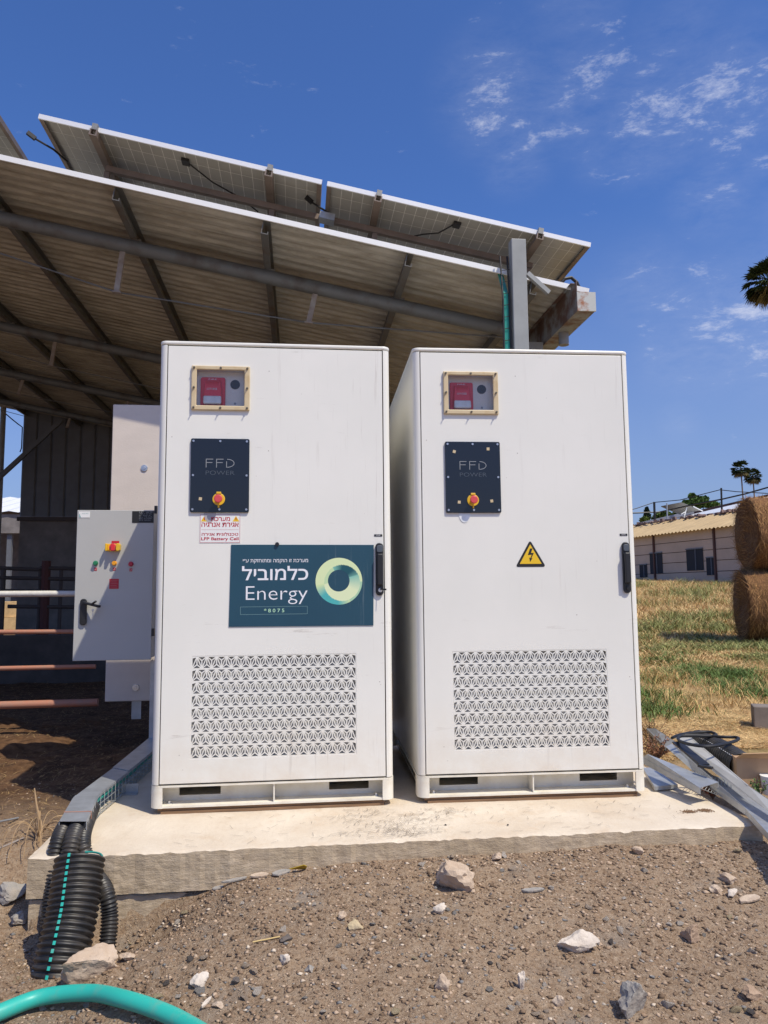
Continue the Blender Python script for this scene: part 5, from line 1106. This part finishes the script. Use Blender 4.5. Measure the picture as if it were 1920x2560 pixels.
# ------------------------------------------------------------------ trees and palms
def leafball(seed, cs, n, size, col, parent, name='crown'):
    r = np.random.RandomState(seed); V = []; Cc = []
    for (c, rad, k_) in cs:
        m = int(n*k_); d = r.randn(m, 3); d /= np.linalg.norm(d, axis=1)[:, None]; p = np.array(c)+d*(np.array(rad)*(r.rand(m, 1)**.4)); a = r.randn(m, 3); a /= np.linalg.norm(a, axis=1)[:, None]; b = np.cross(a, r.randn(m, 3)); b /= np.linalg.norm(b, axis=1)[:, None]
        s_ = size*(.5+r.rand(m, 1)); V.append(np.stack([p-a*s_, p+b*s_*.6, p+a*s_, p-b*s_*.6], 1)); Cc.append(np.array(col)*(.45+1.0*r.rand(m, 1)))
    V = np.concatenate(V).reshape(-1, 3); Cc = np.repeat(np.concatenate(Cc), 4, 0); return raw(name, V, np.arange(len(V)).reshape(-1, 4), M_tone, None, Cc, parent)
def tree(px, pyb, Y_, blobs, col, label, seed, name='tree', n=1500, size=.18):
    o = PX(px, pyb, Y_); gzv = float(gz(o.x, o.y, False)); o = Vector((o.x, o.y, gzv)); T = thing(name, o, label, 'tree'); cs = []
    for (bx, by, rx, ry, k_) in blobs:
        c = PX(bx, by, Y_)-o; sc = (Y_+3.84)/FPX; cs.append((tuple(c), (rx*sc, rx*sc*.8, ry*sc), k_))
    leafball(seed, cs, n, size, col, T); top = Vector(cs[0][0]); s = MB(); s.tube([(0, 0, -.2), top*.5+Vector((.2, 0, 0)), top], [.22, .15, .06], 8)
    for c, rd, k_ in cs[1:]: s.tube([top*.6, Vector(c)], [.09, .03], 6)
    s.build('trunk', M_bark, T)
tree(1750, 1290, 74, [(1745, 1255, 26, 14, 1), (1731, 1241, 9, 7, .3), (1762, 1248, 9, 6, .25), (1778, 1262, 20, 6, .5), (1716, 1258, 10, 6, .2)], (.10, .17, .045), 'loose green tree rising behind the tilted solar panel', 51, n=2200, size=.22)
tree(1618, 1315, 80, [(1618, 1291, 8, 8, .8), (1617, 1279, 5, 6, .4), (1617, 1272, 2.5, 4, .15)], (.03, .055, .03), 'small dark conifer at left behind the barn roof', 52, n=1500, size=.18)
tree(1660, 1315, 76, [(1660, 1290, 22, 12, 1), (1690, 1290, 16, 8, .5), (1640, 1298, 10, 8, .4)], (.085, .13, .03), 'green bush crown between conifer and tilted panel', 53, n=1800, size=.2)
tree(1607, 1315, 70, [(1612, 1300, 12, 7, 1)], (.15, .20, .04), 'low yellow green bush at the barn roof end', 54, n=700, size=.18)
tree(1855, 1290, 62, [(1853, 1278, 12, 9, 1), (1835, 1283, 14, 7, .7)], (.07, .13, .03), 'dark green tree under the white roof beside the hay bales', 55, n=1500, size=.2)
def palm(px, py, Y_, R, ncol, label, seed, wind=.0, th=.22):
    c = PX(px, py, Y_); g = float(gz(c.x, c.y, False)); o = Vector((c.x+R*.12, c.y, g)); T = thing('palm_tree', o, label, 'palm tree', None); r = random.Random(seed); cr = c-o
    s = MB(); s.tube([(0, 0, -.3), (cr.x*.25, 0, cr.z*.5), (cr.x*.9, 0, cr.z*.96), cr], [th*1.25, th, th*.8, th*.9], 10); s.build('trunk', M_bark, T)
    V = []; F = []; Cc = []
    for i in range(74):
        az = r.uniform(0, 6.283); el = r.uniform(-1.05, 1.35); d = Vector((math.cos(az)*math.cos(el)+wind, math.sin(az)*math.cos(el), math.sin(el))).normalized(); hub = cr+d*R*r.uniform(.42, .60)
        sd = d.cross(Vector((0, 0, 1)));  sd = sd.normalized() if sd.length > .01 else Vector((1, 0, 0)); up = sd.cross(d); tone = r.uniform(.35, 1.2)*(np.array((.055, .085, .028)) if el > -.6 else np.array((.16, .13, .05)))
        k0 = len(V); V += [cr, hub+sd*.02*R, hub-sd*.02*R]; F.append((k0, k0+1, k0+2)); Cc += [tone]*3
        for q in range(17):
            an = -1.35+2.7*q/16; ld = (d*math.cos(an)+sd*math.sin(an)).normalized(); tip = hub+ld*R*r.uniform(.36, .5)+Vector((0, 0, -R*r.uniform(.05, .2))); w_ = ld.cross(up).normalized()*R*.025
            k0 = len(V); V += [hub-w_*.6, hub+ld*R*.2-w_*1.2, tip, hub+ld*R*.2+w_*1.2]; F += [(k0, k0+1, k0+2), (k0, k0+2, k0+3)]; Cc += [tone*r.uniform(.7, 1.3)]*4
    raw('crown', [tuple(p) for p in V], F, M_tone, None, np.array(Cc), T)
palm(1922, 700, 55, 2.35, 1, 'large fan palm cut by the right edge high in the sky', 61, th=.19)
palm(1852, 1172, 110, 1.75, 1, 'taller of two small distant fan palms, left one, leaning left', 62, -.25, th=.12)
palm(1882, 1190, 112, 1.6, 1, 'shorter of two small distant fan palms, right one', 63, -.1, th=.12)
# ------------------------------------------------------------------ scrap heap at the right
def sheet(name, pxs, zs, label, m, cat, flange=.025, fl_edges=(0,), th=.002):
    P = [Vector(hit(px, py, 2, z)) for (px, py), z in zip(pxs, zs)]; c = sum(P, Vector())/len(P); P = [p-c for p in P]; n = len(P); s = MB()
    s.add(P+[p-Vector((0, 0, th)) for p in P], [tuple(range(n)), tuple(range(2*n-1, n-1, -1))]+[(i, i+n, (i+1) % n+n, (i+1) % n) for i in range(n)])
    for e in fl_edges:
        a, b = P[e], P[(e+1) % n]; nn = (b-a).cross(Vector((0, 0, 1))).normalized()*.0025; d = Vector((0, 0, -flange)); s.add([a+nn, b+nn, b+d+nn, a+d+nn, a-nn, b-nn, b+d-nn, a+d-nn], [(0, 1, 2, 3), (7, 6, 5, 4), (0, 4, 5, 1), (1, 5, 6, 2), (2, 6, 7, 3), (3, 7, 4, 0)])
    o = s.build(name, m, loc=c); tag(o, label, cat); return o
def Q(cx, cy): return (1560+cx*.3163, 1400+cy*.3163)
sheet('metal_lid', [Q(150, 1640), Q(245, 1790), Q(422, 1772), Q(230, 1640)], [.03, .0, .0, .03], 'short grey metal tray lid nearest the right cabinet, on the slab', M_galv, 'metal lid', .02, (0, 1))
sheet('metal_lid', [Q(140, 1560), Q(600, 1800), Q(745, 1755), Q(187, 1535)], [.10, .06, .07, .13], 'long grey channel lid with raised rim lying beside the right cabinet', M_galv, 'metal lid', .03, (0, 2))
sheet('metal_lid', [Q(330, 1475), Q(560, 1680), Q(960, 1960), Q(1300, 2330), Q(1420, 2230), Q(1000, 1800), Q(700, 1700), Q(380, 1450)], [.12, .05, .02, .0, .0, .03, .06, .13], 'long bent grey metal lid reaching to the lower right picture edge', M_galv, 'metal lid', .03, (1, 2))
sheet('metal_lid', [Q(405, 1405), Q(730, 1690), Q(1180, 2010), Q(1320, 2010), Q(980, 1780), Q(520, 1395)], [.16, .09, .05, .06, .10, .17], 'wide pale metal lid topped with a dark edge, uppermost of the heap', mat('pale_metal_lid', (.50, .49, .46), .5, .3, var=.1), 'metal lid', .03, (4,))
sheet('metal_lid', [Q(180, 1330), Q(330, 1480), Q(400, 1430), Q(250, 1330)], [.10, .08, .10, .12], 'half hidden grey lid at the back of the heap by the cabinet', M_galvd, 'metal lid', .02, (0,))
a, b = Vector(hit(*Q(590, 1440), 2, .13)), Vector(hit(*Q(935, 1630), 2, .11))
o = (a+b)/2; s, pp = corr([a-o, (a+b)/2-o+Vector((0, 0, .01)), b-o], .068, .022, .0022, 30); ob = smooth_all(s.build('black_duct', M_duct, loc=o), 80); tag(ob, 'big black corrugated duct with a white line lying on the scrap heap', 'duct')
s = MB(); s.tube([p+Vector((-.048, -.025, .047)) for p in pp[4:-2]], .0022, 4); s.build('white_line', M_ink, ob)
s = MB(); s.tube([a-o, a-o-(b-a).normalized()*.01], .064, 24); s.build('dark_end', M_dark, ob)
pts = [Q(380, 1405), Q(450, 1380), Q(560, 1362), Q(680, 1360), Q(730, 1385), Q(640, 1392), Q(520, 1390), Q(440, 1395), Q(440, 1430), Q(560, 1465), Q(700, 1470), Q(850, 1440), Q(905, 1415), Q(880, 1400), Q(780, 1398), Q(620, 1385), Q(480, 1385)]
P = [Vector(hit(px, py, 2, .205)) for px, py in pts]; o = P[8]; s = MB(); s.tube([p-o for p in resample(P, .02)], .0085, 7); ob = s.build('cable_coil', M_blackr, loc=o); smooth_all(ob); tag(ob, 'loose black cable loops lying over lids and duct', 'cable')
s = MB(); a = Vector(hit(*Q(588, 1625), 2, .13)); b = Vector(hit(*Q(700, 1645), 2, .13)); s.bar((0, 0, 0), b-a, .018, .012); ob = s.build('black_strip', M_blackp, loc=a); tag(ob, 'short black plastic strip lying on the pale lid', 'plastic strip')
s = MB(); a = Vector(hit(*Q(415, 1440), 2, .19)); b = Vector(hit(*Q(640, 1620), 2, .13)); s.bar((0, 0, 0), b-a, .05, .008); ob = s.build('black_strap', M_blackp, loc=a); tag(ob, 'long black strap crossing the lids below the cable loops', 'strap')
# cardboard box
bo = Vector(hit(*Q(1015, 1800), 2, .02)); CB = thing('cardboard_box', bo, 'open brown cardboard box at the right edge beside the black duct', 'cardboard box', None, -.25)
s = MB(); s.box(-.07, .15, 0, .10, 0, .145); s.build('box_side', M_card, CB)
s = MB(); s.add([(-.07, -.001, .145), (.15, -.001, .145), (.17, -.05, .185), (-.05, -.05, .175), (-.07, .003, .145), (.15, .003, .145), (.17, -.046, .188), (-.05, -.046, .178)], [(0, 1, 2, 3), (7, 6, 5, 4), (0, 4, 5, 1), (1, 5, 6, 2), (2, 6, 7, 3), (3, 7, 4, 0)]); s.build('box_flap', M_card, CB)
wb = Vector(hit(*Q(1175, 1850), 2, 0.0)); s = MB(); s.tube([(0, 0, 0), (0, 0, .085), (0, 0, .09)], [.045, .052, .054], 24); ob = smooth_all(s.build('white_bucket', M_whitep, loc=wb)); tag(ob, 'white plastic bucket at the right edge in front of cardboard box', 'bucket')
# block at the right edge further back
a = Vector(hitg(*Q(1020, 1320))); CBk = MB(); CBk.box(0, .16, 0, .16, 0, .16); 
s = MB(); s.box(0, .9, -.09, .09, 0, .17); ob = s.build('concrete_block', mat('grey_block', (.22, .185, .16), .9, var=.2, vscale=8), bevel=.006, loc=a); ob.rotation_euler.z = -.45; tag(ob, 'grey concrete beam lying in the straw at the right edge', 'concrete block')
# wire mesh strip
MO = Vector(hit(*Q(640, 1830), 2, 0)); s = MB(); a = Vector(hit(*Q(500, 1765), 2, .01))-MO; b = Vector(hit(*Q(810, 1885), 2, .01))-MO; side = Vector((.05, .04, .02))
for q in (0, 1): s.tube([a+side*q, b+side*q], .002, 4)
for i in range(14): t_ = i/13; s.tube([a.lerp(b, t_), a.lerp(b, t_)+side, a.lerp(b, t_)+side+Vector((0, 0, .04))], .0018, 4)
ob = s.build('wire_mesh_strip', M_galv, loc=MO); tag(ob, 'strip of silver wire mesh tray under the long channel lid', 'wire mesh')
def plant(name, px, py, z, n, h, spread, col, label, cat, seed, leaf=.02, stem=M_bark):
    o = Vector(hit(px, py, 2, z)); T = thing(name, o, label, cat); r = random.Random(seed); s = MB(); V = []; Cc = []
    for i in range(n):
        az = r.uniform(0, 6.28); l = h*r.uniform(.6, 1.1); d = Vector((math.cos(az)*spread*r.random(), math.sin(az)*spread*r.random(), 1)).normalized(); bend = Vector((math.cos(az+1), math.sin(az+1), 0))*l*.25*r.random(); p = [Vector((0, 0, -.02)), d*l*.5, d*l+bend]; s.tube(p, [.0022, .0018, .001], 5)
        for q in range(16):
            t_ = r.uniform(.2, 1); c = (d*l*t_+bend*t_*t_); a = Vector((r.gauss(0, 1), r.gauss(0, 1), r.gauss(0, .6))).normalized()*leaf*r.uniform(.5, 1.2); b = a.cross(Vector((r.gauss(0, 1), r.gauss(0, 1), 1))).normalized()*leaf*.3; V += [c, c+a*.5+b, c+a, c+a*.5-b]; Cc += [np.array(col)*r.uniform(.5, 1.4)]*4
    s.build('stems', stem, T); raw('leaves', [tuple(p) for p in V], np.arange(len(V)).reshape(-1, 4), M_tone, None, np.array(Cc), T)
plant('green_weed', *Q(1075, 1850), .02, 7, .075, 1.0, (.09, .16, .045), 'small green leafy weed growing before the cardboard box', 'weed', 71, .016)
plant('dry_bush', *Q(255, 1560), .0, 40, .15, 2.2, (.24, .11, .06), 'dry reddish brown bush between cabinet and metal lids', 'dry plant', 72, .018)
plant('dry_bush', *Q(225, 1440), .0, 22, .18, 1.8, (.36, .22, .10), 'dry pale weed close behind the right cabinet side', 'dry plant', 73, .02)
plant('dry_bush', *Q(700, 1860), -.03, 14, .07, 1.6, (.22, .08, .045), 'crumpled dry red leaves under the wire mesh strip', 'dry plant', 74, .02)
plant('dry_bush', *Q(1110, 2130), -.1, 14, .08, 1.4, (.22, .09, .05), 'dry reddish twigs at the right end of the slab', 'dry plant', 75, .02)
# dry roots left of the slab
o = Vector(hitg(96, 2105)); RT = thing('dry_roots', o, 'tangle of dry pale roots and a twig at the slab left side', 'dry plant'); r = random.Random(5); s = MB()
for i in range(26):
    a = r.uniform(0, 6.28); l = r.uniform(.08, .20); s.tube(resample([(0, 0, .02), (math.cos(a)*l*.4, math.sin(a)*l*.3, l*.6), (math.cos(a)*l*.9, math.sin(a)*l*.6, l*.45), (math.cos(a)*l*1.1, math.sin(a)*l*.8, -.02)], .015), .0017, 5)
s.tube([(0, 0, 0), (.0, 0, .10), (-.015, 0, .17), (-.03, .01, .24)], [.006, .006, .004, .003], 6); s.build('root_tangle', mat('dry_root', (.45, .30, .16), .8, var=.3), RT)
for j, (px, py, px2, py2, lb) in enumerate(((0, 2135, 60, 2100, 'thin grey stick at the left edge pointing at the roots'), (15, 2060, 45, 2050, 'short grey metal rod in the dark dirt at the left edge'))):
    a, b = Vector(hitg(px-20, py)), Vector(hitg(px2, py2)); s = MB(); s.tube([(0, 0, .01), b-a+Vector((0, 0, .01))], .005, 6); ob = s.build('stick', M_rust2 if j == 0 else M_galv, loc=a); tag(ob, lb, 'stick')
